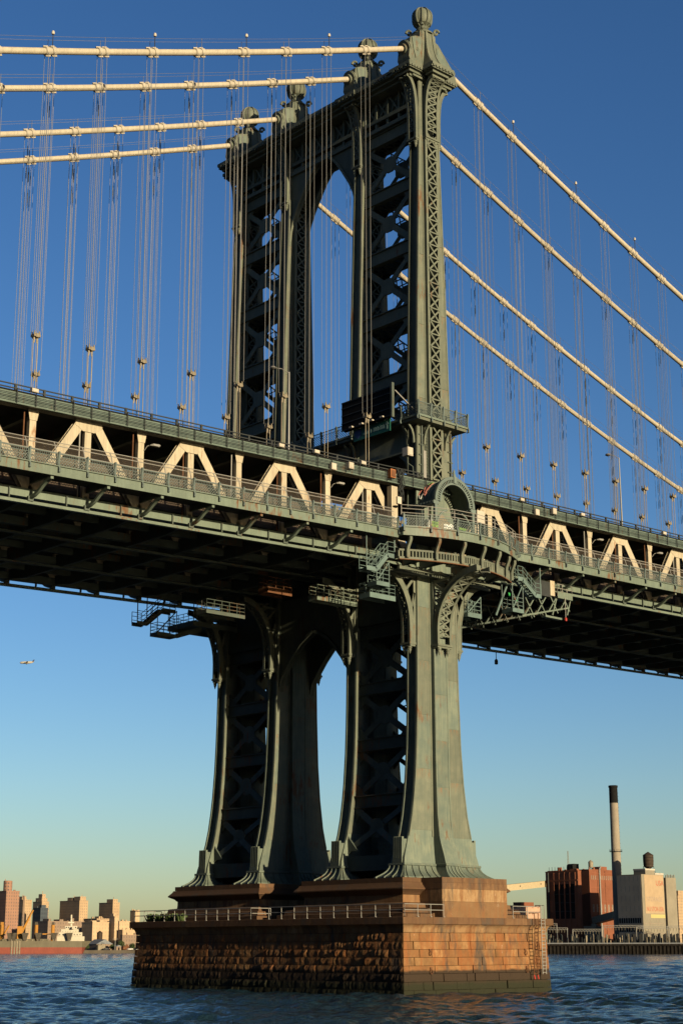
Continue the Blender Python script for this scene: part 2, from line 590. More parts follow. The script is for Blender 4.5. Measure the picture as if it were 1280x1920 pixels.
# moulding and cap courses
a, b = pier_half(5.28)
ca, cb = 9.93, 20.5
def ring_course(prof, name, m, seg, parent=pier, a=a, b=b, cx=0, cy=YM, sides=('S', 'W', 'E', 'N')):
    # prof: list of (outward offset, z); stones along every side, mitred at the corners
    for sd in sides:
        L = a if sd in 'SN' else b
        n = max(1, round(2 * L / seg))
        for k in range(n):
            t0, t1 = -1 + 2 * k / n, -1 + 2 * (k + 1) / n
            rings = []
            for t, e in ((t0, k == 0), (t1, k == n - 1)):
                g = 0.012 if not e else 0
                sg = 1 if t == t0 else -1
                ring = []
                for d, z in prof + [(-0.6, prof[-1][1]), (-0.6, prof[0][1])]:
                    al = (L + (d if e else 0)) * (t if not e else (-1 if t == t0 else 1)) + sg * g
                    if not e:
                        al = L * t + sg * g
                    if sd == 'S':
                        ring.append((cx + al, cy - b - d, z))
                    elif sd == 'N':
                        ring.append((cx - al, cy + b + d, z))
                    elif sd == 'W':
                        ring.append((cx - a - d, cy - al, z))
                    else:
                        ring.append((cx + a + d, cy + al, z))
                rings.append(ring)
            MB().loft(rings).build(name, m, parent)
ring_course([(0.02, 5.28), (0.06, 5.36), (0.09, 5.55), (0.16, 5.75), (0.30, 5.92), (0.42, 5.99)], 'moulding_stone', MOULD, 2.2)
ring_course([(ca - a, 6.0), (ca - a, 6.56), (ca - a - 0.03, 6.6)], 'cap_stone', CAPST, 2.9)
MB().box(-a + .3, a - .3, YM - b + .3, YM + b - .3, 5.3, 6.59).build('pier_floor', CAPST, pier)

# plinths: one under each pair of columns, with stepped foot and cornice
PL = [(0.30, 6.6), (2.25, 6.6), (2.25, 6.98), (1.75, 7.03), (1.65, 7.42), (1.15, 7.48), (1.05, 7.86), (0.42, 7.95), (0.36, 8.62),
      (0.48, 8.68), (0.62, 8.85), (1.12, 9.10), (1.12, 9.20), (0.80, 9.55), (0.72, 9.72), (0.60, 9.74), (0.60, 10.14)]
def plinth(y0, y1):
    # layers as separate stones: foot steps, die, cornice, cap
    A = 6.05
    for nm, lo, hi, m in (('plinth_step', 1, 4, CAPST), ('plinth_step', 3, 6, CAPST), ('plinth_step', 5, 8, CAPST), ('plinth_die', 7, 9, MOULD),
                          ('plinth_cornice', 8, 15, CAPST), ('plinth_cap', 15, 17, CAPST)):
        rings = []
        for d, z in PL[lo:hi]:
            rings.append([(-A - d, y0 - d, z), (A + d, y0 - d, z), (A + d, y1 + d, z), (-A - d, y1 + d, z)])
        MB().loft(rings).build(nm, m, pier)
plinth(-1.75, 10.9)
plinth(18.36, 31.0)
for sg, yy in ((-1, -5.0), (1, YM * 2 + 5.0)):
    y_in = yy + (-sg) * 4.2
    ys = sorted((yy, y_in))
    MB().box(-4.3, 4.3, ys[0], ys[1], 6.61, 8.0).build('pedestal_block', MOULD, pier)
    MB().box(-4.3, 4.3, ys[0] + .012, ys[1] - .012, 8.015, 9.1).build('pedestal_block', MOULD, pier)
    MB().box(-4.32, 4.32, ys[0] - .02, ys[1] + .02, 9.11, 9.66).build('pedestal_block', CAPST, pier)
    MB().box(-4.30, 4.30, ys[0] - .0, ys[1] + .0, 9.67, 10.13).build('pedestal_cap', CAPST, pier)
# mooring rings on the lit face
for x in (-6.3, 6.3):
    for z in (3.5, 1.95):
        _, b = pier_half(z)
        mb = MB()
        mb.tube([(x + .15 * math.cos(t * math.pi / 6), YM - b - .14, z + .18 * math.sin(t * math.pi / 6)) for t in range(13)], 0.035, 6, cap=False)
        mb.box(x - .1, x + .1, YM - b - .1, YM - b + .1, z + .2, z + .38)
        mb.build('mooring_ring', RUSTY, pier)

# railing round the pier top
def pipe_rail(name, label, pts, parent=None, h=1.1, sp=1.75, m=GALV, r=0.035):
    t = thing(name, label, 'railing', pts[0], ) if parent is None else parent
    for p, q in zip(pts, pts[1:]):
        p, q = Vector(p), Vector(q)
        n = max(1, round((q - p).length / sp))
        for k in range(n + 1):
            c = p.lerp(q, k / n)
            MB().tube([c, c + Vector((0, 0, h))], r, 6).build('post', m, t)
            MB().box(c.x - .09, c.x + .09, c.y - .09, c.y + .09, c.z - .002, c.z + .05).build('foot', m, t)
        for zz in (h, h * .55):
            MB().tube([p + Vector((0, 0, zz)), q + Vector((0, 0, zz))], r * 1.05, 6).build('rail', m, t)
    return t
E_ = -ca + 0.45
S_ = YM - cb + 0.45
pipe_rail('pipe_railing', 'pale pipe railing along the near half of the shaded pier top, turning the lit corner', [(E_, 12.9, 6.6), (E_, S_, 6.6), (-4.6, S_, 6.6)])
pipe_rail('pipe_railing', 'pale pipe railing along the far half of the shaded pier top', [(-7.0, 15.6, 6.6), (E_, 15.6, 6.6), (E_, YM + cb - .4, 6.6), (-6.0, YM + cb - .4, 6.6)])
pipe_rail('pipe_railing', 'short pipe railing at the right end of the pier beside the ladder', [(4.6, S_, 6.6), (8.6, S_, 6.6)])

def ladder(name, label, x, y0, z0, y1, z1, w=0.5, m=GALV, rungs=16):
    t = thing(name, label, 'ladder', (x, y0, z0))
    for s in (-1, 1):
        MB().tube([(x + s * w / 2, y0, z0), (x + s * w / 2, y1, z1), (x + s * w / 2, y1, z1 + 1.2), (x + s * w / 2, y1 + .7, z1 + 1.2)], 0.045, 6).build('stringer', m, t)
    for k in range(rungs):
        f_ = (k + .5) / rungs
        y, z = y0 + (y1 - y0) * f_, z0 + (z1 - z0) * f_
        MB().tube([(x - w / 2, y, z), (x + w / 2, y, z)], 0.032, 5).build('rung', m, t)
    return t
_, bz = pier_half(1.2)
t = ladder('ladder', 'pale steel ladder fixed to the right end of the lit pier face', 8.0, YM - cb - .22, 1.6, YM - cb - .22, 6.6)
for k in range(3):
    z = 2.0 + k * 1.7
    MB().beam((7.75, YM - cb - .22, z), (7.75, YM - pier_half(z)[1], z), .05, .05).build('bracket', GALV, t)
t = ladder('ladder', 'rusty lower ladder with red feet just left of the pale pier ladder', 7.15, YM - cb + .1, 1.5, YM - cb - .15, 5.9, m=RUSTY, rungs=13)
for s in (-1, 1):
    MB().tube([(7.15 + s * .25, YM - cb + .1, 1.52), (7.15 + s * .25, YM - cb + .0, 1.15)], 0.07, 6).build('foot', REDP, t)
# weeds on the far corner of the pier
LEAF = mat('weed_leaf', (0.06, 0.09, 0.03), 0.8, var=0.4, scale=4)
mb = MB()
for k in range(260):
    c = Vector((random.uniform(-9.4, -8.2), random.uniform(27.5, 33.0), 6.62))
    h = random.uniform(.2, .8)
    d = Vector((random.uniform(-.3, .3), random.uniform(-.3, .3), h))
    s = Vector((random.uniform(-.1, .1), random.uniform(-.1, .1), 0))
    mb.add([c - s, c + s, c + d + s, c + d - s], [(0, 1, 2, 3)])
o = mb.build('weed_clump', LEAF, kind='stuff')
tag(o, 'low green weeds growing on the far corner of the pier top', 'weeds')

# ================================================================== STEEL TOWER
tower = thing('bridge_tower', 'tall grey green riveted steel suspension bridge tower with four columns and globe finials', 'tower', (0, YM, 10.14))
HW = [(11.5, 4.98), (12.0, 4.88), (12.6, 4.68), (13.4, 4.40), (14.5, 4.08), (16, 3.74), (17.8, 3.46), (19.5, 3.26), (22.4, 3.04), (25, 2.93), (27.5, 2.86), (31, 2.80),
      (36, 2.72), (45, 2.60), (52, 2.46), (60, 2.28), (68.5, 2.06), (80, 1.72), (88, 1.47), (93.4, 1.36)]
PJ = [(11.5, 1.35), (12.4, 1.22), (13.2, 0.98), (14.2, 0.72), (15.5, 0.56), (18, 0.46), (22, 0.42), (94, 0.40)]
HB = [(11.5, 0.92), (12.4, 0.80), (13.6, 0.72), (15, 0.70), (94, 0.68)]
def hw(z): return interp(HW, z)
def hb(z): return interp(HB, z)
def pj(z): return interp(PJ, z)
ZS = [11.5, 12.0, 12.6, 13.4, 14.5, 16, 17.8, 19.5, 22.4, 25, 27.5, 31, 36, 40, 45, 48.6]
ZU = [48.6, 52, 60, 68.5, 80, 88, 93.4]
PW = 0.93       # pilaster half width
def lace_cell(m, name='lacing', tw=0.16, th=0.10, d=0.05):
    # unit cell x -.5..+.5, z 0..1, crossing bars with a cover bar on the joint
    mb = MB()
    mb.beam((-.5, 0, 0), (.5, 0, 1), tw * .8, d, (1, 0, 0))
    mb.beam((.5, -d * .9, 0), (-.5, -d * .9, 1), tw * .8, d, (1, 0, 0))
    mb.beam((-.5, -d * 1.9, 0), (.5, -d * 1.9, 0), d, th, (0, 1, 0))
    return mb.mesh(name, m)
LACE = lace_cell(STEEL)
def half_section(z, x_in, sg, yc):
    a, b = hw(z), hb(z)
    tf, rc = 0.20, 0.28
    if sg < 0:
        p = [(-a, -b), (-x_in, -b), (-x_in, b), (-a, b), (-a, b - tf), (-a + rc, b - tf), (-a + rc, -b + tf), (-a, -b + tf)]
    else:
        p = [(x_in, -b), (a, -b), (a, -b + tf), (a - rc, -b + tf), (a - rc, b - tf), (a, b - tf), (a, b), (x_in, b)]
    return [(x, yc + y, z) for x, y in p]
rp = random.Random(5)
for ci, yc in enumerate(PY):
    col = MB().loft([half_section(z, 0.0, -1, yc)[:1] + half_section(z, 0.0, 1, yc)[1:7] + half_section(z, 0.0, -1, yc)[3:] for z in ZS]).build('column', STEELB, tower)
    MB().loft([half_section(z, 0.66, -1, yc) for z in ZU]).build('column_upper_half', STEEL, col)
    MB().loft([half_section(z, 0.66, 1, yc) for z in ZU]).build('column_upper_half', STEEL, col)
    # pilaster on the outer face, solid below the deck
    MB().loft([[(-PW, yc - hb(z) - pj(z), z), (PW, yc - hb(z) - pj(z), z), (PW, yc - hb(z) + .1, z), (-PW, yc - hb(z) + .1, z)] for z in ZS]).build('pilaster', STEELB, col)
    MB().loft([[(-PW, yc + hb(z) - .1, z), (PW, yc + hb(z) - .1, z), (PW, yc + hb(z) + pj(z), z), (-PW, yc + hb(z) + pj(z), z)] for z in ZS + ZU[1:]]).build('pilaster', STEELB, col)
    # laced pilaster above the deck
    for s in (-1, 1):
        MB().loft([[(s * PW, yc - hb(z) - pj(z), z), (s * .64, yc - hb(z) - pj(z), z), (s * .64, yc - hb(z) - pj(z) + .08, z), (s * (PW - .08), yc - hb(z) - pj(z) + .08, z),
                     (s * (PW - .08), yc - hb(z) - .002, z), (s * PW, yc - hb(z) - .002, z)] for z in (48.7, 68, 86.2)]).build('pilaster_flange', STEEL, col)
    z = 48.8
    while z < 86:
        yy = yc - hb(z) - pj(z) - .012
        inst(LACE, 'lacing', col, (0, yy, z), scale=(1.36, 1, 1.38))
        z += 1.40
    # cover plates with visible seams on the outer face
    for s in (-1, 1):
        zz = [14.6, 20.3, 25.4, 30.6, 35.8, 39.6] if s < 0 else [14.0, 19.2, 24.3, 29.0, 33.6, 39.2]
        for k in range(len(zz) - 1):
            z0, z1 = zz[k], zz[k + 1] - 0.03
            n = 4
            zs = [z0 + (z1 - z0) * i / n for i in range(n + 1)]
            inn = PW + 0.03
            MB().loft([[(s * (inn), yc - hb(q) - .035, q), (s * (hw(q) - .06), yc - hb(q) - .035, q), (s * (hw(q) - .06), yc - hb(q) + .02, q), (s * inn, yc - hb(q) + .02, q)] for q in zs]).build('cover_plate', STEELP if (k + s) % 3 else STEELBP, col)
        zz = [49.5, 57.2, 65.1, 72.8, 80.6, 86.4]
        for k in range(len(zz) - 1):
            z0, z1 = zz[k] + (1.6 if s > 0 else 0), zz[k + 1] - 0.03 + (1.6 if s > 0 and k < 4 else 0)
            inn = PW + 0.03
            MB().loft([[(s * (inn), yc - hb(q) - .03, q), (s * (hw(q) - .05), yc - hb(q) - .03, q), (s * (hw(q) - .05), yc - hb(q) + .02, q), (s * inn, yc - hb(q) + .02, q)] for q in (z0, z1)]).build('cover_plate', STEELP, col)
    zz = [13.9, 18.6, 23.0, 27.4, 32.0]
    for k in range(len(zz) - 1):
        zs = [zz[k] + (zz[k + 1] - .03 - zz[k]) * i / 3 for i in range(4)]
        MB().loft([[(-PW + .05, yc - hb(q) - pj(q) - .03, q), (PW - .05, yc - hb(q) - pj(q) - .03, q), (PW - .05, yc - hb(q) - pj(q) + .02, q), (-PW + .05, yc - hb(q) - pj(q) + .02, q)] for q in zs]).build('cover_plate', STEELBP, col)
    # riveted edge angles along the plates
    for s in (-1, 1):
        for zs in ([14.0, 16, 19, 22.4, 27.5, 33, 39.4], [49.2, 60, 68.5, 80, 86.2]):
            for inner in (True, False):
                def ex(q, e):
                    return s * ((PW + .04 + e) if inner else (hw(q) - .02 - e))
                MB().loft([[(ex(q, 0), yc - hb(q) - .075, q), (ex(q, .17), yc - hb(q) - .075, q), (ex(q, .17), yc - hb(q) - .02, q), (ex(q, 0), yc - hb(q) - .02, q)] for q in zs]).build('edge_angle', STEEL, col)
        zs = [14.2, 16, 19, 22.4, 27.5, 31.8]
        MB().loft([[(s * (PW - .01), yc - hb(q) - pj(q) - .065, q), (s * (PW - .16), yc - hb(q) - pj(q) - .065, q), (s * (PW - .16), yc - hb(q) - pj(q) - .0, q), (s * (PW - .01), yc - hb(q) - pj(q) - .0, q)] for q in zs]).build('edge_angle', STEELB, col)
    # flared shoe with curved ribs
    prof = [(0.0, 11.52), (0.10, 11.50), (0.12, 11.34), (0.02, 11.28), (0.06, 11.1), (0.22, 10.85), (0.5, 10.6), (0.85, 10.38), (1.08, 10.26), (1.10, 10.15)]
    A0, B0 = 5.02, 0.95
    shoe = MB().loft([[(-A0 - d, yc - B0 - d, z), (A0 + d, yc - B0 - d, z), (A0 + d, yc + B0 + d, z), (-A0 - d, yc + B0 + d, z)] for d, z in prof]).build('shoe', STEELB, tower)
    # pilaster shoe
    P0 = hb(11.5) + pj(11.5)
    MB().loft([[(-PW - d * .35, yc - P0 - d * .75, z), (PW + d * .35 + .0, yc - P0 - d * .75, z), (PW + d * .35, yc - .5, z), (-PW - d * .35, yc - .5, z)] for d, z in prof]).build('pilaster_shoe', STEELB, shoe)
    def rib(fn):
        mb = MB()
        pts = [(d, z) for d, z in prof[3:]]
        rings = []
        for d, z in pts:
            rings.append([fn(d - .02, z, -.05), fn(d + .11, z + .03, -.05), fn(d + .11, z + .03, .05), fn(d - .02, z, .05)])
        mb.loft(rings)
        mb.build('rib', STEELB, shoe)
    for k in range(5):
        for s in (-1, 1):
            xx = s * (1.5 + k * 0.82)
            rib(lambda d, z, t: (xx + s * d * .9 * (0.25 + k * .15) + t, yc - B0 - d, z))
    for k in range(4):
        xx = -0.7 + k * 0.46
        rib(lambda d, z, t: (xx + t, yc - P0 - d * .75, z))
    for k in range(4):
        y_ = -0.8 + k * .53
        for s in (-1, 1):
            rib(lambda d, z, t: (s * (A0 + d), yc + y_ * (1 + d * .9) + t, z))
    # fluted console on the narrow faces
    for s in (-1, 1):
        mb = MB()
        xo = hw(12.6)
        mb.box(*sorted((s * (xo - .3), s * (xo + .35))), yc - .62, yc + .62, 11.55, 11.9)
        mb.box(*sorted((s * (xo - .5), s * (xo + .12))), yc - .60, yc + .60, 11.9, 13.7)
        cons = mb.build('console', STEELB, shoe)
        for k in range(5):
            y_ = yc - .52 + k * .26
            MB().beam((s * (xo + .2), y_, 11.9), (s * (xo + .14), y_, 13.9), .11, .22, (0, 1, 0)).build('flute', STEELB, shoe)

# ---- bracing between the columns of each pair
def strut(y0, y1, z, h, parent, m=STEEL, slots=True):
    a = hw(z) - 0.66
    for s in (-1, 1):
        MB().box(s * a - .12, s * a + .12, y0, y1, z - h / 2, z + h / 2).build('strut_web', m, parent)
        for zz in (z - h / 2, z + h / 2):
            MB().box(s * a - .32, s * a + .32, y0, y1, zz - .05, zz + .05).build('strut_flange', m, parent)
    n = 6
    for zz in (z - h / 2, z + h / 2):
        mb = MB()
        for k in range(n):
            ya, yb = y0 + (y1 - y0) * k / n, y0 + (y1 - y0) * (k + 1) / n
            mb.beam((-a, ya, zz), (a, ya + (yb - ya) * .5, zz), .18, .07, (0, 0, 1))
            mb.beam((a, ya + (yb - ya) * .5, zz), (-a, yb, zz), .18, .07, (0, 0, 1))
        mb.build('strut_lacing', m, parent)

def xpanel(y0, y1, z0, z1, parent, m=STEEL):
    br = None
    for s in (-1, 1):
        a0, a1 = hw(z0) - .66, hw(z1) - .66
        x0, x1 = s * a0, s * a1
        w = 0.62
        for (ya, yb) in ((y0, y1), (y1, y0)):
            MB().beam((x0, ya, z0), (x1, yb, z1), w if s < 0 else .42, .16, (0, 1, 0)).build('diagonal', m, parent)
        ym, zm, xm = (y0 + y1) / 2, (z0 + z1) / 2, (x0 + x1) / 2
        MB().prism([(1.0 * math.cos(t * math.pi / 4 + .39), .95 * math.sin(t * math.pi / 4 + .39)) for t in range(8)], lambda p, q, t: (xm + t, ym + p, zm + q), -.1, .1).build('gusset', m, parent)
        for (yy, sy) in ((y0, 1), (y1, -1)):
            for (zz, xx, sz) in ((z0, x0, 1), (z1, x1, -1)):
                MB().prism([(0, 0), (1.5 * sy, 0), (0, 1.5 * sz)], lambda p, q, t: (xx + t, yy + p, zz + q), -.09, .09).build('gusset', m, parent)
        if s > 0:
            # thin secondary lacing of the far plane
            mb = MB()
            for k in range(2, 7):
                f0, f1 = (k - .5) / 8, (k + .5) / 8
                if k == 4:
                    continue
                pa = Vector((xm, y0 + (y1 - y0) * f0, z0 + (z1 - z0) * f0))
                pb = Vector((xm, y0 + (y1 - y0) * f1, z0 + (z1 - z0) * f1))
                nrm = Vector((0, -(z1 - z0), (y1 - y0))).normalized() * 1.0
                mb.beam(pa, pb + nrm, .12, .08, (1, 0, 0))
                mb.beam(pb, pa + nrm, .12, .08, (1, 0, 0))
            pa = Vector((xm, y0 + (y1 - y0) * .15, z0 + (z1 - z0) * .15)) + nrm
            pb = Vector((xm, y0 + (y1 - y0) * .85, z0 + (z1 - z0) * .85)) + nrm
            mb.beam(pa, pb, .12, .14, (1, 0, 0))
            mb.build('diagonal_lacing', m, parent)

for (ya, yb) in ((PY[0] + .66, PY[1] - .66), (PY[2] + .66, PY[3] - .66)):
    lev = [56.2, 60.0, 67.15, 74.35, 81.5, 88.3]
    frame = MB().box(-2.2, 2.2, ya, yb, 51.6, 52.2).build('bracing_frame', STEEL, tower)
    for z in lev[1:]:
        strut(ya, yb, z, 1.35, frame)
    for z0, z1 in zip(lev, lev[1:]):
        if z0 == 56.2:
            continue
        xpanel(ya, yb, z0 + .68, z1 - .68, frame)
    xpanel(ya, yb, 54.6, 59.3, frame)
    frame = MB().box(-4.2, 4.2, ya, yb, 11.0, 12.4).build('bracing_frame', DARKST, tower)  # darker deck steel paints shade into the lower bracing
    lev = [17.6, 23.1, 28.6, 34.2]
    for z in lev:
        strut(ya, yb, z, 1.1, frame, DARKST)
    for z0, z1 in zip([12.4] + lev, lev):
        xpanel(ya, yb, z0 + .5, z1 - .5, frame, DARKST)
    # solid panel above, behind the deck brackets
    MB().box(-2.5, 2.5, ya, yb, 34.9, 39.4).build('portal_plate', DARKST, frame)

# ---- centre bay arches
def arch_plates(prof, ztop, y_in, name, zlow):
    # prof: (half width, z) from springing to crown
    for s in (-1, 1):
        x = s * (hw(prof[0][1]) - .66)
        poly = [(-y_in, prof[0][1] - zlow)] + [(-d, z) for d, z in prof] + [(d, z) for d, z in prof[::-1][1:]] + [(y_in, prof[0][1] - zlow), (y_in, ztop), (-y_in, ztop)]
        # split at the crown into two convex-ish halves of quads
        for sg in (-1, 1):
            mb = MB()
            pts = [(d, z) for d, z in prof]
            pts = [(y_in - .01, prof[0][1] - zlow)] + pts
            for (d0, z0), (d1, z1) in zip(pts, pts[1:]):
                q = [(d0, z0), (d1, z1), (d1, ztop), (d0, ztop)]
                mb.prism(q, lambda p, w, t: (x + t, YM + sg * p, w), -.14, .14)
            ob = mb.build(name, STEEL, tower)
            # rim moulding following the arch
            mb = MB()
            rings = []
            for d, z in prof:
                rings.append([(x - .34, YM + sg * d, z), (x + .34, YM + sg * d, z), (x + .34, YM + sg * (d + .12), z + .34), (x - .34, YM + sg * (d + .12), z + .34)])
            mb.loft(rings)
            mb.build('arch_rim', STEEL, ob)
YIN = (PY[2] - PY[1]) / 2 - .62
arch_plates([(YIN - .05, 80.6), (5.30, 82.2), (4.95, 83.5), (4.3, 84.8), (3.2, 86.5), (2.2, 87.9), (1.2, 88.9), (0.0, 89.5)], 90.0, YIN, 'arch_spandrel', 3.0)
arch_plates([(YIN - .05, 29.6), (5.1, 31.0), (4.2, 32.2), (3.3, 33.2), (2, 34.4), (0.0, 35.4)], 39.4, YIN, 'arch_spandrel', 2.0)
# top portal truss across the whole tower
for s in (-1, 1):
    x = s * 1.15
    for z in (89.3, 90.4, 93.0):
        MB().box(x - .3, x + .3, PY[0] + .7, PY[3] - .7, z - .22, z + .22).build('portal_chord', STEEL, tower)
    n = 16
    for k in range(n):
        y0 = PY[0] + .7 + (PY[3] - PY[0] - 1.4) * k / n
        y1 = PY[0] + .7 + (PY[3] - PY[0] - 1.4) * (k + 1) / n
        MB().beam((x, y0, 90.4), (x, y1, 93.0), .22, .12, (0, 1, 0)).build('portal_brace', STEEL, tower)
        MB().beam((x + .14, y1, 90.4), (x + .14, y0, 93.0), .22, .12, (0, 1, 0)).build('portal_brace', STEEL, tower)
        MB().box(x - .18, x + .18, y0 - .14, y0 + .14, 89.5, 92.8).build('portal_post', STEEL, tower)
MB().box(-.9, .9, PY[0] + .7, PY[3] - .7, 90.9, 93.1).build('portal_core', STEEL, tower)

# ---- curved lattice brackets
def bracket(x0, y0, axis, sg, u0, u1, z0, z1, w, parent, name, n=9, band=0.5, lattice=True, m=STEEL, pendant=True, spokes=True, pw=1.0):
    def F(u, v, z):
        return (x0 + sg * u, y0 + v, z) if axis == 'X' else (x0 + v, y0 + sg * u, z)
    cv = []
    for i in range(n + 1):
        t = (math.pi / 2) * i / n
        # straight foot then a quarter sweep
        cv.append((u0 + (u1 - u0) * (1 - math.cos(t)) ** pw, z0 + (z1 - z0) * (0.25 + 0.75 * math.sin(t)), t))
    cv = [(u0, z0, 0.0), (u0, z0 + (z1 - z0) * .13, 0.0)] + cv
    nr = []
    for i in range(len(cv)):
        a_, b_ = cv[max(i - 1, 0)], cv[min(i + 1, len(cv) - 1)]
        d = Vector((b_[0] - a_[0], b_[1] - a_[1])).normalized()
        nr.append((d.y, -d.x))     # outward (away from column / downwards)
    root = None
    for v in (-w / 2, w / 2):
        rings = []
        e = .05 if v > 0 else -.05
        for (u, z, _), (nu, nz) in zip(cv, nr):
            rings.append([F(u, v, z), F(u - nu * band, v, z - nz * band), F(u - nu * band, v - e * 1.6, z - nz * band), F(u, v - e * 1.6, z)])
        ob = MB().loft(rings).build(name if root is None else 'bracket_web', m, parent if root is None else root)
        if root is None:
            root = ob
        # edge flange along the outer curve
        rings = []
        for (u, z, _), (nu, nz) in zip(cv, nr):
            wv = .26 * (1 if v < 0 else -1)
            rings.append([F(u + nu * .07, v - .03 * (1 if v < 0 else -1), z + nz * .07), F(u + nu * .07, v + wv, z + nz * .07), F(u - nu * .02, v + wv, z - nz * .02), F(u - nu * .02, v - .03 * (1 if v < 0 else -1), z - nz * .02)])
        MB().loft(rings).build('bracket_flange', m, root)
    if lattice:
        L = len(cv)
        for i in range(1, L - 1):
            (ua, za, _), (ub, zb, _) = cv[i], cv[i + 1]
            na, nb = nr[i], nr[i + 1]
            mb = MB()
            vv = w / 2 - .24
            A = Vector(F(ua, -vv, za)); B = Vector(F(ua, vv, za)); Cc = Vector(F(ub, vv, zb)); D = Vector(F(ub, -vv, zb))
            ref = Vector(F(1, 0, 0)) - Vector(F(0, 0, 0)) if i < L * .6 else Vector((0, 0, 1))
            mb.beam(A, Cc, .05, .15, ref)
            mb.beam(B, D, .05, .15, ref)
            mb.beam(A, B, .08, .12, ref)
            mb.build('bracket_lacing', m, root)
    # chord on the column, top arm, spokes
    for v in (-w / 2 + .05, w / 2 - .05):
        ub = u0 - band - .1
        MB().beam(F(ub, v, z0), F(ub, v, z1 - .1), .26, .08, F(1, 0, 0) if axis == 'X' else (0, 1, 0)).build('bracket_chord', m, root)
        if spokes:
            for i in (4, 6, 8):
                if i < len(cv):
                    u, z, _ = cv[i]
                    nu, nz = nr[i]
                    MB().beam(F(u - nu * band, v, z - nz * band), F(ub, v, z1 - (.3 if i > 4 else 1.8)), .08, .26, (0, 1, 0) if axis == 'X' else (1, 0, 0)).build('bracket_spoke', m, root)
            u, z, _ = cv[7]
            MB().beam(F(u, v, z), F(u, v, z1), .08, .26, (0, 1, 0) if axis == 'X' else (1, 0, 0)).build('bracket_spoke', m, root)
    # foot block and pendants
    mb = MB()
    A, B = F(u0 - band - .15, -w / 2 - .08, z0 - .18), F(u0 + .16, w / 2 + .08, z0 + .02)
    mb.box(min(A[0], B[0]), max(A[0], B[0]), min(A[1], B[1]), max(A[1], B[1]), z0 - .18, z0 + .02)
    A, B = F(u0 - band - .1, -w / 2 - .02, 0), F(u0 + .05, w / 2 + .02, 0)
    mb.box(min(A[0], B[0]), max(A[0], B[0]), min(A[1], B[1]), max(A[1], B[1]), z0 - .36, z0 - .18)
    mb.build('bracket_foot', m, root)
    if pendant:
        for v in (-w / 3.2, w / 3.2):
            c = F(u0 - .12, v, z0 - .36)
            MB().lathe([(0.04, 0), (.2, 0), (.21, -.14), (.15, -.22), (.17, -.32), (.10, -.5), (.03, -.72)][::-1], c, 8).build('pendant', m, root)
    return root

for ci, yc in enumerate(PY):
    # capitals under the cornice
    bracket(0, yc, 'Y', -1, hb(86) + pj(86) + .05, 2.35, 86.2, 92.6, 2 * PW, tower, 'capital_bracket', n=8, band=.42, pw=1.4, spokes=False)
    for s in (-1, 1):
        bracket(0, yc, 'X', s, hw(86) + .25, 3.1, 86.0, 92.7, 1.25, tower, 'capital_bracket', n=8, band=.36, pw=1.3, spokes=False)
    # under the deck
    for s in (-1, 1):
        bracket(0, yc, 'X', s, hw(33) + .75, 7.2, 32.2, 38.9, 1.15, tower, 'deck_bracket', band=.55)
    if ci == 0:
        bracket(0, yc, 'Y', -1, hb(33) + pj(33) + .55, 7.0, 32.2, 38.6, 2 * PW, tower, 'deck_bracket', band=.55)

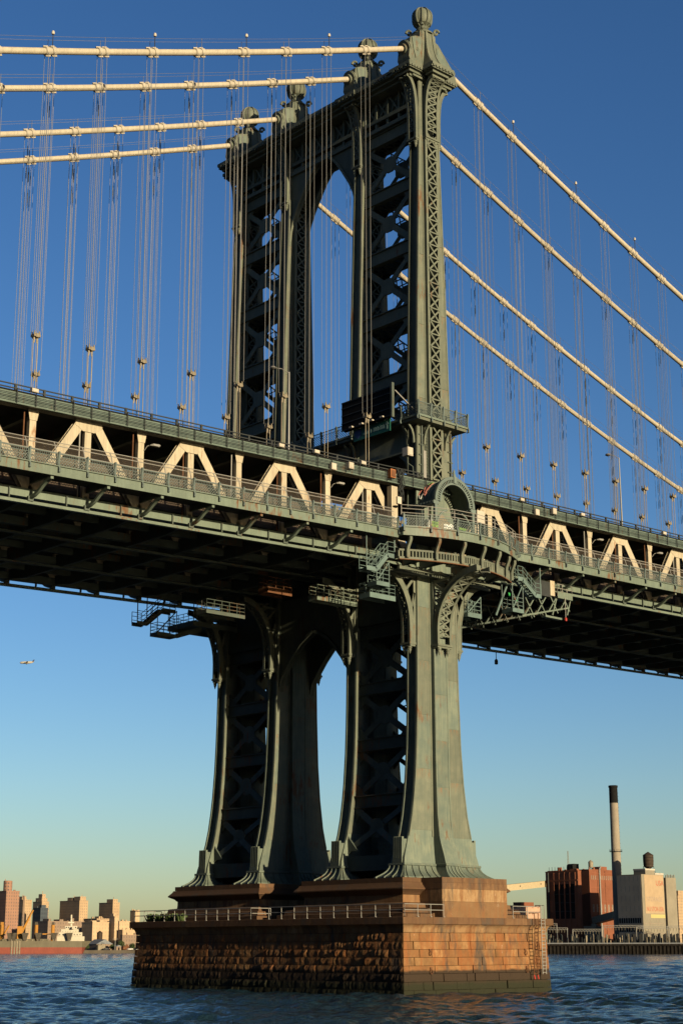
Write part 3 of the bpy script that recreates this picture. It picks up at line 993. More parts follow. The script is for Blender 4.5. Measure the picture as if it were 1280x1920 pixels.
# ---- top cornice, pylons and finials
mb = MB()
for x, z0, z1 in ((2.5, 92.75, 93.05), (2.95, 93.05, 93.32), (3.35, 93.32, 93.62), (3.48, 93.62, 93.93), (2.6, 93.93, 94.4)):
    mb.box(-x, x, PY[0] - 1.0, PY[3] + 1.0, z0, z1)
corn = mb.build('cornice', STEEL, tower)
n = 60
DENT = MB().box(-.14, .14, -.1, .1, 0, .2).mesh('dentil', STEEL)
for k in range(n):
    yy = PY[0] + 2.2 + (PY[3] - PY[0] - 4.4) * k / (n - 1)
    for s in (-1, 1):
        inst(DENT, 'dentil', corn, (s * 3.40, yy, 93.40), rot=(0, 0, R(90)))
for ci, yc in enumerate(PY):
    cap = None
    for (ax_, y0_, y1_) in ((3.6, yc - 1.55, yc + 1.55), (1.62, yc - 3.05, yc - 1.56), (1.62, yc + 1.56, yc + 3.05)):
        blk = MB()
        for d_, z0_, z1_ in ((-.75, 92.72, 93.0), (-.42, 93.0, 93.3), (-.12, 93.3, 93.6), (.0, 93.6, 93.95)):
            ya_ = y0_ - d_ if y0_ < yc - 1.6 or ax_ > 3 else y0_
            yb_ = y1_ + d_ if y1_ > yc + 1.6 or ax_ > 3 else y1_
            blk.box(-ax_ - d_, ax_ + d_, ya_, yb_, z0_, z1_)
        ob = blk.build('column_cap' if cap is None else 'cap_breakfront', STEEL, tower if cap is None else cap)
        cap = cap or ob
    for k in range(5):
        for s in (-1, 1):
            inst(DENT, 'dentil', cap, (s * (1.85 + k * .4), yc - 1.48, 93.40))
    for k in range(7):
        inst(DENT, 'dentil', cap, (-1.4 + k * .466, yc - 2.98, 93.40))
    for k in range(4):
        for s in (-1, 1):
            inst(DENT, 'dentil', cap, (s * 1.56, yc - 2.8 + k * .36, 93.40), rot=(0, 0, R(90)))
            inst(DENT, 'dentil', cap, (s * 3.52, yc - .9 + k * .6, 93.40), rot=(0, 0, R(90)))
    # pylon: square shaft with concave buttresses running down to the ledges
    prof = [(2.85, 93.96), (2.55, 94.15), (2.1, 94.55), (1.72, 95.1), (1.42, 95.8), (1.22, 96.6), (1.1, 97.5), (1.02, 98.2), (1.0, 98.7)]
    py = MB().box(-.98, .98, yc - .9, yc + .9, 93.96, 98.7).build('pylon', STEEL, tower)
    for s in (-1, 1):
        MB().loft([[(-.62 - .28 * (a_ - 1), yc + s * .85, z), (.62 + .28 * (a_ - 1), yc + s * .85, z), (.62 + .28 * (a_ - 1), yc + s * a_, z), (-.62 - .28 * (a_ - 1), yc + s * a_, z)] for a_, z in prof]).build('pylon_buttress', STEEL, py)
        for e in (-1, 1):
            MB().loft([[(e * (.34 + .28 * (a_ - 1)), yc + s * a_ - .01 * s, z), (e * (.60 + .28 * (a_ - 1)), yc + s * a_ - .01 * s, z), (e * (.60 + .28 * (a_ - 1)), yc + s * (a_ + .09), z), (e * (.34 + .28 * (a_ - 1)), yc + s * (a_ + .09), z)] for a_, z in prof[1:]]).build('pylon_rib', STEEL, py)
        MB().loft([[(s * .9, yc - .78, z), (s * .9, yc + .78, z), (s * (a_ * 1.15), yc + .78, z), (s * (a_ * 1.15), yc - .78, z)] for a_, z in prof]).build('pylon_buttress', STEEL, py)
    # saddle housing over the cable
    for poly, nm in (([(-2.95, 94.9), (-2.7, 97.25), (-1.9, 97.7), (-.9, 97.9), (-.9, 94.2), (-2.6, 94.2)], 'saddle_housing'), ([(.9, 94.2), (.9, 98.1), (1.5, 97.9), (4.0, 95.35), (4.25, 94.3), (3.9, 94.0)], 'saddle_housing')):
        hs = MB().prism(poly, lambda p, q, t: (p, yc + t, q), -.86, .86).build(nm, STEEL, py)
    shield = MB().prism([(-2.55, 97.3), (-1.2, 97.5), (-1.25, 96.2), (-1.6, 95.4), (-2.0, 95.0), (-2.3, 96.0)], lambda p, q, t: (p, yc + t, q), -.95, -.84).build('housing_shield', STEELB, py)
    MB().tube([(-1.75 + .13 * math.cos(t), yc - .97, 96.1 + .2 * math.sin(t)) for t in [i * math.pi / 6 for i in range(13)]], .04, 5, cap=False).build('shield_ring', STEEL, py)
    MB().prism([(1.2, 97.4), (1.5, 97.35), (3.5, 95.35), (1.3, 95.2)], lambda p, q, t: (p, yc + t, q), -.93, -.84).build('housing_shield', STEELB, py)
    d = Vector((-1, 0, -.41)).normalized()
    c0 = Vector((-2.75, yc, 97.3 - .42 * 2.75))
    MB().tube([c0 + d * -.1, c0 + d * .05, c0 + d * .05, c0 + d * .18, c0 + d * .19, c0 + d * .45], [.95, .95, .88, .88, .55, .55], 20).build('cable_collar', STEEL, py)
    d = Vector((1, 0, -.405)).normalized()
    c0 = Vector((4.0, yc, 97.3 - .405 * 4.0))
    MB().tube([c0, c0 + d * .35], [.7, .62], 16).build('cable_collar', STEEL, py)
    # finial
    fin = MB().lathe([(1.25, 0), (1.28, .12), (1.05, .2), (.82, .28), (.74, .55), (.80, .62), (.66, .74), (.52, .95), (.60, 1.15), (.95, 1.36)], (0, yc, 98.7), 12).build('finial', STEEL, tower)
    gl = MB()
    prof = []
    for i in range(11):
        t = -math.pi / 2 * .72 + (math.pi / 2 * 1.66) * i / 10
        prof.append((max(.05, 1.02 * math.cos(t)), 1.18 * math.sin(t)))
    gl.lathe(prof, (0, yc, 100.88), 24)
    gl.build('globe', STEEL, fin)
    for k in range(10):
        th = k * math.pi / 5 + .15
        path = [(1.06 * r_ * math.cos(th), yc + 1.06 * r_ * math.sin(th), 100.88 + 1.03 * z) for r_, z in prof]
        MB().tube(path, .10, 5).build('globe_rib', STEEL, fin)
    MB().lathe([(.3, 0), (.34, .1), (.2, .2), (.05, .26)], (0, yc, 101.92), 10).build('globe_cap', STEEL, fin)
    for sx in (-1, 1):
        for sy in (-1, 1):
            c = Vector((sx * 1.05, yc + sy * 1.0, 99.1))
            MB().tube([c + Vector((sx * .22 * math.cos(t) * (1 - t / 9), sy * .22 * math.cos(t) * (1 - t / 9), .38 * math.sin(t) * (1 - t / 9))) for t in [i * .5 for i in range(13)]], .15, 6).build('volute', STEEL, fin)

# ---- gallery round the tower above the roadway
GZ = 54.75
gal = MB().box(-3.45, 3.45, PY[0] - 2.0, PY[3] + 2.0, GZ - .42, GZ).build('gallery_deck', STEEL, tower)
MB().box(-3.6, 3.6, PY[0] - 2.15, PY[3] + 2.15, GZ - .12, GZ + .06).build('gallery_edge', FASCIA, gal)
def lattice_panel(L, H, m, nm='railing_panel', pitch=.26, bar=.035):
    mb = MB()
    mb.box(0, L, -.03, .03, 0, .07)
    mb.box(0, L, -.03, .03, H - .07, H)
    mb.box(0, .05, -.03, .03, 0, H)
    mb.box(L - .05, L, -.03, .03, 0, H)
    mb.box(0, L, -.02, .02, H * .72, H * .72 + .035)
    h0, h1 = .07, H * .72
    d = h1 - h0
    n = int((L + d) / pitch)
    for k in range(n):
        x = -d + k * pitch
        for s in (0, 1):
            xa, xb = x, x + d
            za, zb = (h0, h1) if s == 0 else (h1, h0)
            # clip to 0..L
            ta = max(0, (0 - xa) / d)
            tb = min(1, (L - xa) / d)
            if tb - ta < .05:
                continue
            mb.beam((xa + d * ta, (.012 if s else -.012), za + (zb - za) * ta), (xa + d * tb, (.012 if s else -.012), za + (zb - za) * tb), bar, .02, (1, 0, 0))
    k = 0.12
    while k < L:
        mb.box(k, k + .03, -.012, .012, H * .72, H - .05)
        k += .17
    return mb.mesh(nm, m)
def rail_post(H, m):
    mb = MB()
    prof = [(-.02, -.55), (-.20, -.5), (-.24, -.3), (-.12, 0.0), (-.06, .25), (-.08, .6), (-.16, H - .1), (-.12, H + .06)]
    mb.loft([[(-.07, y, z), (.07, y, z), (.07, y + .15, z), (-.07, y + .15, z)] for y, z in prof])
    mb.box(-.09, .09, -.05, .06, -.1, H)
    return mb.mesh('railing_post', m)
GP = lattice_panel(2.1, 1.35, RAILM)
GPOST = rail_post(1.38, RAILM)
# south (outer) end: 3 panels, west side: along Y
def gallery_run(p0, p1, n, rz):
    p0, p1 = Vector(p0), Vector(p1)
    L = (p1 - p0).length / n
    for k in range(n):
        inst(GP, 'railing_panel', gal, p0.lerp(p1, k / n), rot=(0, 0, rz), scale=(L / 2.1, 1, 1))
    for k in range(n + 1):
        inst(GPOST, 'railing_post', gal, p0.lerp(p1, k / n), rot=(0, 0, rz))
gallery_run((-3.5, PY[0] - 2.05, GZ + .06), (3.5, PY[0] - 2.05, GZ + .06), 4, 0)
gallery_run((-3.5, PY[3] + 2.05, GZ + .06), (-3.5, PY[0] - 2.05, GZ + .06), 14, R(-90))
gallery_run((3.5, PY[0] - 2.05, GZ + .06), (3.5, PY[3] + 2.05, GZ + .06), 14, R(90))
# portal beams over the roadway and small brackets
for (ya, yb) in ((PY[0] + .66, PY[1] - .66), (PY[1] + .66, PY[2] - .66), (PY[2] + .66, PY[3] - .66)):
    for s in (-1, 1):
        x = s * 2.2
        MB().box(x - .14, x + .14, ya, yb, 51.75, GZ - .43).build('portal_beam', STEEL, gal)
        for (yy, sy) in ((ya, 1), (yb, -1)):
            MB().prism([(0, 0), (0, -2.0), (.5 * sy, -1.0), (1.3 * sy, -.3), (2.2 * sy, 0)], lambda p, q, t: (x + t, yy + p, 51.8 + q), -.12, .12).build('portal_knee', STEEL, gal)
        MB().box(x - .4, x + .4, ya, yb, 51.6, 51.78).build('portal_flange', STEEL, gal)
for yc in PY:
    for s in (-1, 1):
        for v in (-.45, .45):
            pts = [(hw(52) + .05, 52.4), (hw(52) + .1, 53.1), (hw(52) + .3, 53.7), (hw(52) + .75, 54.2)]
            mb = MB()
            mb.loft([[(s * u, yc + v - .1, z), (s * (u + .2), yc + v - .1, z - .1), (s * (u + .2), yc + v + .1, z - .1), (s * u, yc + v + .1, z)] for u, z in pts])
            mb.build('gallery_bracket', STEEL, gal)
    for v in (-1.5, 1.5):
        mb = MB()
        mb.loft([[(v - .1, yc - .72 - u, z), (v + .1, yc - .72 - u, z), (v + .1, yc - .92 - u, z - .1), (v - .1, yc - .92 - u, z - .1)] for u, z in ((0, 52.4), (.06, 53.1), (.26, 53.7), (.7, 54.25))])
        mb.build('gallery_bracket', STEEL, gal)
# conduits, rungs and boxes on the near column above the roadway
for x in (-1.85, 2.25):
    MB().tube([(x, -.86, 48.2), (x, -.86, 54.2)], .09, 6).build('conduit', DARKST, tower)
    for k in range(5):
        MB().box(x - .35, x + .35, -.82, -.72, 49 + k * 1.05, 49.12 + k * 1.05).build('conduit_clamp', DARKST, tower)
lad = [MB().box(-1.36, -1.31, -.9, -.84, 48.6, 54.3).build('rung_rail', DARKST, tower), MB().box(-1.06, -1.01, -.9, -.84, 48.6, 54.3).build('rung_rail', DARKST, tower)]
for k in range(18):
    MB().box(-1.34, -1.03, -.89, -.85, 48.8 + k * .3, 48.84 + k * .3).build('rung', DARKST, tower)
MB().box(-1.80, -1.42, -1.0, -.74, 48.8, 51.6).build('cable_tray', GALV, tower)
t = thing('equipment_box', 'small pale equipment box hung on the shaded side of the near column above the roadway', 'box', (-3.1, 0, 51.0))
MB().box(-3.5, -2.75, -.5, .25, 50.9, 51.75).build('cabinet', WHITEB, t)
MB().box(-3.42, -2.83, -.56, -.5, 50.98, 51.67).build('cabinet_door', WHITEB, t)
MB().tube([(-3.1, -.1, 50.9), (-3.1, -.1, 50.2), (-2.6, -.3, 49.9), (-2.5, -.3, 48.5)], .05, 6).build('conduit', DARKST, t)

# ---- road signs hung on the gallery
t = thing('road_sign', 'long dark green road sign hung under the tower gallery', 'sign', (-4.0, 1.4, 53.6))
MB().prism([(1.4, 53.75), (6.7, 53.75), (6.7, 55.0), (1.4, 55.0)], lambda p, q, s: (-4.0 + s, p, q), -.05, .05).build('panel', GREENP, t)
for k in range(3):
    y = 2.0 + k * 2.0
    MB().beam((-4.0, y, 55.0), (-3.4, y, 55.2), .08, .08).build('hanger', DARKST, t)
for k in range(4):
    y = 1.8 + k * 1.5
    l = MB().tube([(-4.0, y, 55.0), (-4.5, y, 55.3), (-4.75, y, 55.15)], .05, 5).build('lamp_arm', GALV, t)
    MB().box(-4.9, -4.62, y - .22, y + .22, 55.02, 55.16).build('lamp_head', WHITEB, t)
txt = bpy.data.curves.new('lettering', 'FONT')
txt.size = .55
txt.align_x = 'CENTER'
txt.align_y = 'CENTER'
tmp = bpy.data.objects.new('tmp', txt)
COL.objects.link(tmp)
def text_mesh(body, size, m):
    txt.body = body
    txt.size = size
    dg = bpy.context.evaluated_depsgraph_get()
    dg.update()
    me = bpy.data.meshes.new_from_object(tmp.evaluated_get(dg))
    me.materials.clear()
    me.materials.append(m)
    return me
def write(body, size, m, parent, loc, rot, sx=1.0):
    return inst(text_mesh(body, size, m), 'lettering', parent, loc, rot=rot, scale=(sx, 1, 1))
SHLD = mat('shield_blue', (0.03, 0.05, 0.16), 0.4, var=0.1)
MB().prism([(6.05, 53.95), (6.5, 54.3), (6.55, 54.75), (6.05, 54.85), (5.55, 54.75), (5.6, 54.3)], lambda p, q, s: (-4.07 + s, p, q), -.01, .01).build('route_shield', SHLD, t)
rl = random.Random(2)
yy = 5.2
while yy > 2.2:                      # faded letter strokes, not legible in the photograph
    w = rl.choice((.06, .06, .16, .2))
    MB().box(-4.075, -4.06, yy - w, yy, 54.15, 54.55 if rl.random() > .3 else 54.42).build('lettering', SIGNT, t)
    yy -= w + rl.choice((.08, .1, .12, .3))
MB().prism([(1.72, 54.0), (1.88, 54.0), (1.88, 54.45), (2.05, 54.45), (1.8, 54.8), (1.55, 54.45), (1.72, 54.45)], lambda p, q, s: (-4.07 + s, p, q), -.01, .01).build('arrow', SIGNT, t)
t = thing('message_board', 'large black message board standing on the gallery between the two near columns', 'sign', (-4.3, 1.0, 54.9))
MB().box(-4.6, -4.0, .8, 7.9, 55.05, 58.1).build('cabinet', BLACK, t)
for zz in (55.05, 55.8, 56.6, 57.4, 58.0):
    MB().box(-4.66, -4.6, .8, 7.9, zz - .05, zz + .05).build('cabinet_rib', PIPE, t)
MB().box(-4.75, -4.45, .35, .6, 54.8, 58.4).build('end_post', DARKST, t)
MB().beam((-4.4, .3, 57.6), (-3.2, -1.0, 55.6), .12, .12).build('stay', GALV, t)

# ================================================================== DECK SPANS
span = {}
span['L'] = thing('bridge_span', 'bridge deck span left of the tower with pale truss diagonals and walkway railing', 'bridge deck', (-40, YM, 40))
span['R'] = thing('bridge_span', 'bridge deck span right of the tower running away over the river', 'bridge deck', (60, YM, 40))
def xbeam(name, xs, y, o, w, h, m, parent, seg=None):
    # members that follow the grade; cut at the panel points
    for xa, xb in zip(xs, xs[1:]):
        MB().hexa([(xa, y - w / 2, T(xa) + o), (xb, y - w / 2, T(xb) + o), (xb, y + w / 2, T(xb) + o), (xa, y + w / 2, T(xa) + o),
                   (xa, y - w / 2, T(xa) + o + h), (xb, y - w / 2, T(xb) + o + h), (xb, y + w / 2, T(xb) + o + h), (xa, y + w / 2, T(xa) + o + h)]).build(name, m, parent)
for sd, XS in (('L', XL), ('R', XR)):
    sp = span[sd]
    sgn = -1 if sd == 'L' else 1
    g = GL if sd == 'L' else GR
    ends = [0.02 * sgn] + XS
    ends2 = [XS[i] for i in range(0, len(XS), 2)]
    ends2 = [0.02 * sgn] + ends2 + ([XS[-1]] if len(XS) % 2 == 0 else [])
    fwd = sorted(ends2)
    fin_ = sorted(ends)
    # ---- trusses
    for pi, yc in enumerate(PY):
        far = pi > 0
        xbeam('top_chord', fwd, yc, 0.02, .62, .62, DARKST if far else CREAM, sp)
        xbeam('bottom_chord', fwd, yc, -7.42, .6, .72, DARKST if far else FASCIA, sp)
        m = CREAM
        for k, x in enumerate(XS):
            top = T(x)
            bot = T(x) - 6.75
            if k % 2 == 0:
                # A-frame: two diagonals and a post meeting in a gusset
                MB().prism([(-1.28, -.0), (1.28, -.0), (1.32, -.55), (.55, -1.0), (-.55, -1.0), (-1.32, -.55)], lambda p, q, t: (x + p, yc + t, top + q + g * p), -.29, -.22).build('gusset', m, sp)
                for s in (-1, 1):
                    xe = x + s * PAN
                    d = MB()
                    d.beam((x + s * .72, yc - .23, top - .25), (xe - s * .1, yc - .23, T(xe) - 6.9), .06, .82, (0, 1, 0))
                    dg_ = d.build('diagonal', m, sp)
                    if not far:
                        MB().beam((x + s * .72, yc + .24, top - .25), (xe - s * .1, yc + .24, T(xe) - 6.9), .06, .80, (0, 1, 0)).build('diagonal_plate', m, dg_)
                        lc = MB()
                        p0 = Vector((x + s * .72, yc, top - .25))
                        p1 = Vector((xe - s * .1, yc, T(xe) - 6.9))
                        tdir = (p1 - p0).normalized()
                        nrm = Vector((tdir.z, 0, -tdir.x))
                        nn = 16
                        for q in range(nn):
                            a_ = p0.lerp(p1, (q + .1) / nn)
                            b_ = p0.lerp(p1, (q + .9) / nn)
                            for e in (-.37, .37):
                                lc.beam(a_ + nrm * e + Vector((0, -.22, 0)), b_ + nrm * e + Vector((0, .22, 0)), .09, .03, nrm.cross(tdir))
                        lc.build('diagonal_lacing', m, dg_)
                    else:
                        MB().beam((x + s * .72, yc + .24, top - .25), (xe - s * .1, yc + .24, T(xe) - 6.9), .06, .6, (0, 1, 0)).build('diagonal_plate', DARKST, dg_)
                MB().box(x - .31, x + .31, yc - .2, yc + .2, bot, top - .5).build('post', m, sp)
            else:
                MB().box(x - .30, x + .30, yc - .24, yc + .2, bot, top - .6).build('post', m, sp)
                MB().prism([(-.34, -.95), (.34, -.95), (.52, 0), (-.52, 0)], lambda p, q, t: (x + p, yc + t, top + q + g * p), -.29, -.22).build('post_head', m, sp)
            if not far:
                # slim drain pipe left of every post
                MB().tube([(x - .75, yc - .1, bot), (x - .75, yc - .1, top - .3)], .06, 6).build('drain_pipe', RUSTY if k % 3 else GALV, sp)
    # ---- upper roadways
    for (y0, y1) in ((-.95, PY[1] + .8), (PY[2] - .8, PY[3] + .95)):
        for xa, xb in zip(fwd, fwd[1:]):
            MB().hexa([(xa, y0, T(xa) + .40), (xb, y0, T(xb) + .40), (xb, y1, T(xb) + .40), (xa, y1, T(xa) + .40), (xa, y0, T(xa) + .72), (xb, y0, T(xb) + .72), (xb, y1, T(xb) + .72), (xa, y1, T(xa) + .72)]).build('road_slab', ASPH, sp)
        for x in XS:
            MB().box(x - .22, x + .22, y0 + (1.4 if y0 < 0 else .1), y1 - .1, T(x) - .55, T(x) + .38).build('floor_beam', DARKST, sp)
    for y, o in ((-1.0, -1), (PY[3] + 1.0, 1)):
        xbeam('upper_fascia', fwd, y, -.12, .10, .98, UFASC, sp)
        xbeam('upper_fascia_flange', fwd, y - .06 * (1 if o < 0 else -1), -.16, .3, .06, UFASC, sp)
        xbeam('upper_curb', fwd, y + .1 * -o, .87, .45, .10, BLACK, sp)
        if o < 0:
            for zz, rr in ((.12, .03), (.36, .04), (.62, .03)):
                for xa, xb in zip(fwd, fwd[1:]):
                    MB().tube([(xa, y - .26, T(xa) + zz), (xb, y - .26, T(xb) + zz)], rr, 5).build('service_pipe', PIPE, sp)
            n = int(abs(XS[-1]) / 1.777)
            for k in range(1, n):
                x = sgn * k * 1.777
                hgt = 1.0 if k % 3 else 1.25
                MB().box(x - .03, x + .03, y - .30, y - .2, T(x) - .12, T(x) - .12 + hgt).build('pipe_stanchion', PIPE, sp)
        for zz in (1.18, 1.50):
            for xa, xb in zip(fwd, fwd[1:]):
                MB().beam((xa, y + .05, T(xa) + zz), (xb, y + .05, T(xb) + zz), .09, .09).build('guard_rail', PIPE, sp)
        n = int(abs(XS[-1]) / 2.665)
        for k in range(1, n):
            x = sgn * k * 2.665
            MB().box(x - .09, x + .09, y - .02, y + .14, T(x) + .9, T(x) + 1.55).build('guard_post', PIPE, sp)
    # ---- lower deck
    for xa, xb in zip(fwd, fwd[1:]):
        MB().hexa([(xa, .4, T(xa) - 6.35), (xb, .4, T(xb) - 6.35), (xb, PY[3] - .4, T(xb) - 6.35), (xa, PY[3] - .4, T(xa) - 6.35),
                   (xa, .4, T(xa) - 6.05), (xb, .4, T(xb) - 6.05), (xb, PY[3] - .4, T(xb) - 6.05), (xa, PY[3] - .4, T(xa) - 6.05)]).build('lower_slab', ASPH, sp)
    for x in XS:
        ys = [-.2, 4, YM, PY[3] - 4, PY[3] + .2]
        MB().prism([(-.2, -6.5), (PY[3] + .2, -6.5), (PY[3] + .2, -7.3), (PY[3] - 3, -7.75), (3, -7.75), (-.2, -7.3)], lambda p, q, t: (x + t, p, T(x) + q), -.16, .16).build('floor_beam', DARKST, sp)
    for y in (3.0, 5.6, 11.5, YM, 17.7, 23.7, 26.2):
        xbeam('stringer', fwd, y, -7.0, .3, .6, DARKST, sp)
    for y in (9.5, 19.8):
        xbeam('lower_lateral', fwd, y, -7.9, .35, .2, DARKST, sp)
    # traveller rails below both outer trusses
    for y in (-.35, PY[3] + .35):
        xbeam('traveller_rail', fwd, y, -8.0, .42, .16, FASCIA, sp)
        xbeam('traveller_web', fwd, y, -7.84, .08, .14, FASCIA, sp)
        for x in XS:
            MB().box(x - .25, x + .25, y - .16, y + .16, T(x) - 7.75, T(x) - 7.35).build('rail_hanger', DARKST, sp)
            MB().box(x - 2.0, x - 1.9, y - .12, y + .12, T(x) - 7.75, T(x) - 6.9).build('rail_hanger', DARKST, sp)
    # ---- cantilevered walkways on both sides
    for o, yt in ((-1, 0.0), (1, PY[3])):
        yo = yt + o * 3.66
        xs_w = [x for x in fwd if abs(x) > 7]
        lo = sgn * 8.05
        xs_w = sorted(xs_w + ([lo] if o < 0 else [0.02 * sgn]))
        if o < 0:
            xs_w = [x for x in xs_w if abs(x) >= 8.0]
        xbeam('walkway_fascia', xs_w, yo, -6.3, .12, .78, FASCIA, sp)
        xbeam('walkway_fascia_lip', xs_w, yo + o * .05, -5.55, .3, .06, FASCIA, sp)
        for xa, xb in zip(xs_w, xs_w[1:]):
            yy0, yy1 = sorted((yo - o * .06, yt + o * .35))
            MB().hexa([(xa, yy0, T(xa) - 5.75), (xb, yy0, T(xb) - 5.75), (xb, yy1, T(xb) - 5.75), (xa, yy1, T(xa) - 5.75),
                       (xa, yy0, T(xa) - 5.6), (xb, yy0, T(xb) - 5.6), (xb, yy1, T(xb) - 5.6), (xa, yy1, T(xa) - 5.6)]).build('walkway_floor', ASPH, sp)
        for x in XS[1:] if o < 0 else XS:
            # swan-neck bracket below the walkway
            pts = [(3.5, -6.28), (2.9, -6.36), (2.3, -6.62), (1.7, -7.0), (1.0, -7.25), (.3, -7.3)]
            mb = MB()
            mb.loft([[(x - .13, yt + o * u, T(x) + z), (x + .13, yt + o * u, T(x) + z), (x + .13, yt + o * u, T(x) + z - .26), (x - .13, yt + o * u, T(x) + z - .26)] for u, z in pts])
            mb.build('walkway_bracket', FASCIA, sp)
            MB().hexa([(x - .1, yt + o * .35, T(x) - 6.3), (x + .1, yt + o * .35, T(x) - 6.3), (x + .1, yt + o * 3.55, T(x) - 6.3), (x - .1, yt + o * 3.55, T(x) - 6.3),
                       (x - .1, yt + o * .35, T(x) - 5.77), (x + .1, yt + o * .35, T(x) - 5.77), (x + .1, yt + o * 3.55, T(x) - 5.77), (x - .1, yt + o * 3.55, T(x) - 5.77)]).build('walkway_beam', DARKST, sp)
PANEL = lattice_panel(2.56, 1.06, RAILM)
POST = rail_post(1.12, RAILM)
FRAME_L = 2.665
def fence_frame():
    mb = MB()
    for z, y in ((0.05, 0), (.62, .0), (1.25, .06), (1.85, .22), (2.2, .42)):
        mb.tube([(0, y, z), (FRAME_L, y, z)], .035, 5)
    mb.tube([(0, 0, 0), (0, 0, .8), (0, .05, 1.3), (0, .2, 1.85), (0, .42, 2.2)], .045, 5)
    return mb.mesh('fence_frame', GALV)
def fence_mesh():
    mb = MB()
    mb.add([(0, .01, .05), (FRAME_L, .01, .05), (FRAME_L, .01, .62), (0, .01, .62), (FRAME_L, .07, 1.25), (0, .07, 1.25), (FRAME_L, .23, 1.85), (0, .23, 1.85), (FRAME_L, .43, 2.2), (0, .43, 2.2)],
           [(0, 1, 2, 3), (3, 2, 4, 5), (5, 4, 6, 7), (7, 6, 8, 9)])
    return mb.mesh('fence_mesh', MESHM)
FFR, FME = fence_frame(), fence_mesh()
for sd in 'LR':
    sp = span[sd]
    sgn = -1 if sd == 'L' else 1
    g = GL if sd == 'L' else GR
    n = 24 if sd == 'L' else 46
    for k in range(n):
        x0 = sgn * (8.1 + 2.665 * k)
        xs0 = x0 if sgn > 0 else x0 - 2.665
        ang = -math.atan(g)
        inst(PANEL, 'railing_panel', sp, (xs0 + .05, -3.70, T(xs0) - 5.5), rot=(0, ang, 0))
        inst(POST, 'railing_post', sp, (x0 - sgn * .0, -3.72, T(x0) - 5.5))
        ff = inst(FFR, 'fence_frame', sp, (xs0, -3.42, T(xs0) - 5.55), rot=(0, ang, 0))
        inst(FME, 'fence_mesh', ff, (xs0, -3.42, T(xs0) - 5.55), rot=(0, 0, 0))
# inner parapet wall behind the walkway (brown screen beside the tracks)
SCREEN = mat('track_screen', (0.10, 0.075, 0.055), 0.8, var=0.25, rust=0.3)
for sd, XS in (('L', XL), ('R', XR)):
    xbeam('track_screen', sorted(XS), .55, -6.0, .06, 2.7, SCREEN, span[sd])
    xbeam('inner_screen', sorted(XS), PY[1] + .7, -6.0, .06, 6.37, DARKST, span[sd])
    xbeam('inner_screen', sorted(XS), PY[2] - .7, -6.0, .06, 6.37, DARKST, span[sd])

# ================================================================== WALKWAY BALCONY ROUND THE NEAR COLUMN
bal = thing('walkway_balcony', 'curved walkway balcony with lattice railing bulging out around the near column', 'balcony', (0, -4, 39))
def arcY(x, inset=0.0):
    s = 1 - (x / 8.05) ** 2
    return -4.25 - 2.35 * s + inset
NB = 20
bx = [-8.0 + 16.0 * i / NB for i in range(NB + 1)]
BZ = 42.1
mb = MB()
mb.loft([[(x, arcY(x), BZ - .15), (x, -.75, BZ - .15), (x, -.75, BZ - .02), (x, arcY(x), BZ - .02)] for x in bx])
mb.build('floor', ASPH, bal)
mb = MB()
mb.loft([[(x, arcY(x) - .08, BZ - .80), (x, arcY(x) + .06, BZ - .80), (x, arcY(x) + .06, BZ), (x, arcY(x) - .08, BZ)] for x in bx])
fa = mb.build('fascia', FASCIA, bal)
mb = MB()
mb.loft([[(x, arcY(x) - .2, BZ - .04), (x, arcY(x) + .1, BZ - .04), (x, arcY(x) + .1, BZ + .06), (x, arcY(x) - .2, BZ + .06)] for x in bx])
mb.build('fascia_lip', FASCIA, bal)
for x in (-8.0, 8.0):
    MB().box(x - .06, x + .06, arcY(x) - .08, -3.5, BZ - .8, BZ).build('end_plate', FASCIA, bal)
# railing in chords
px = [-8.0, -5.6, -2.9, -.1, 2.7, 5.2, 7.0, 8.0]
for xa, xb in zip(px, px[1:]):
    A, B = Vector((xa, arcY(xa) - .1, BZ + .08)), Vector((xb, arcY(xb) - .1, BZ + .08))
    inst(PANEL, 'railing_panel', bal, A, rot=(0, 0, math.atan2(B.y - A.y, B.x - A.x)), scale=((B - A).length / 2.56, 1, 1))
    A2, B2 = A + Vector((0, .3, 0)), B + Vector((0, .3, 0))
    for zz in (1.35, 1.75, 2.1):
        MB().tube([A2 + Vector((0, 0, zz)), B2 + Vector((0, 0, zz))], .035, 5).build('fence_rail', GALV, bal)
for x in px:
    dx = -2 * 2.35 * x / 8.05 ** 2 * -1
    inst(POST, 'railing_post', bal, (x, arcY(x) - .12, BZ + .08), rot=(0, 0, math.atan(dx)))
    MB().tube([(x, arcY(x) + .2, BZ), (x, arcY(x) + .2, BZ + 2.1)], .045, 5).build('fence_post', GALV, bal)
# slotted lower ring girder
def arcG(x):
    return arcY(x) + .95
gx = [-7.8 + 15.6 * i / 52 for i in range(53)]
for lo, hi in ((39.2, 39.42), (39.98, 40.16)):
    MB().loft([[(x, arcG(x) - .1, lo), (x, arcG(x) + .1, lo), (x, arcG(x) + .1, hi), (x, arcG(x) - .1, hi)] for x in gx[::2]]).build('ring_chord', STEEL, bal)
MB().loft([[(x, arcG(x) - .18, 39.12), (x, arcG(x) + .25, 39.12), (x, arcG(x) + .25, 39.2), (x, arcG(x) - .18, 39.2)] for x in gx[::2]]).build('ring_flange', RUSTY, bal)
for x in gx:
    MB().box(x - .085, x + .085, arcG(x) - .08, arcG(x) + .08, 39.4, 40.0).build('ring_bar', STEEL, bal)
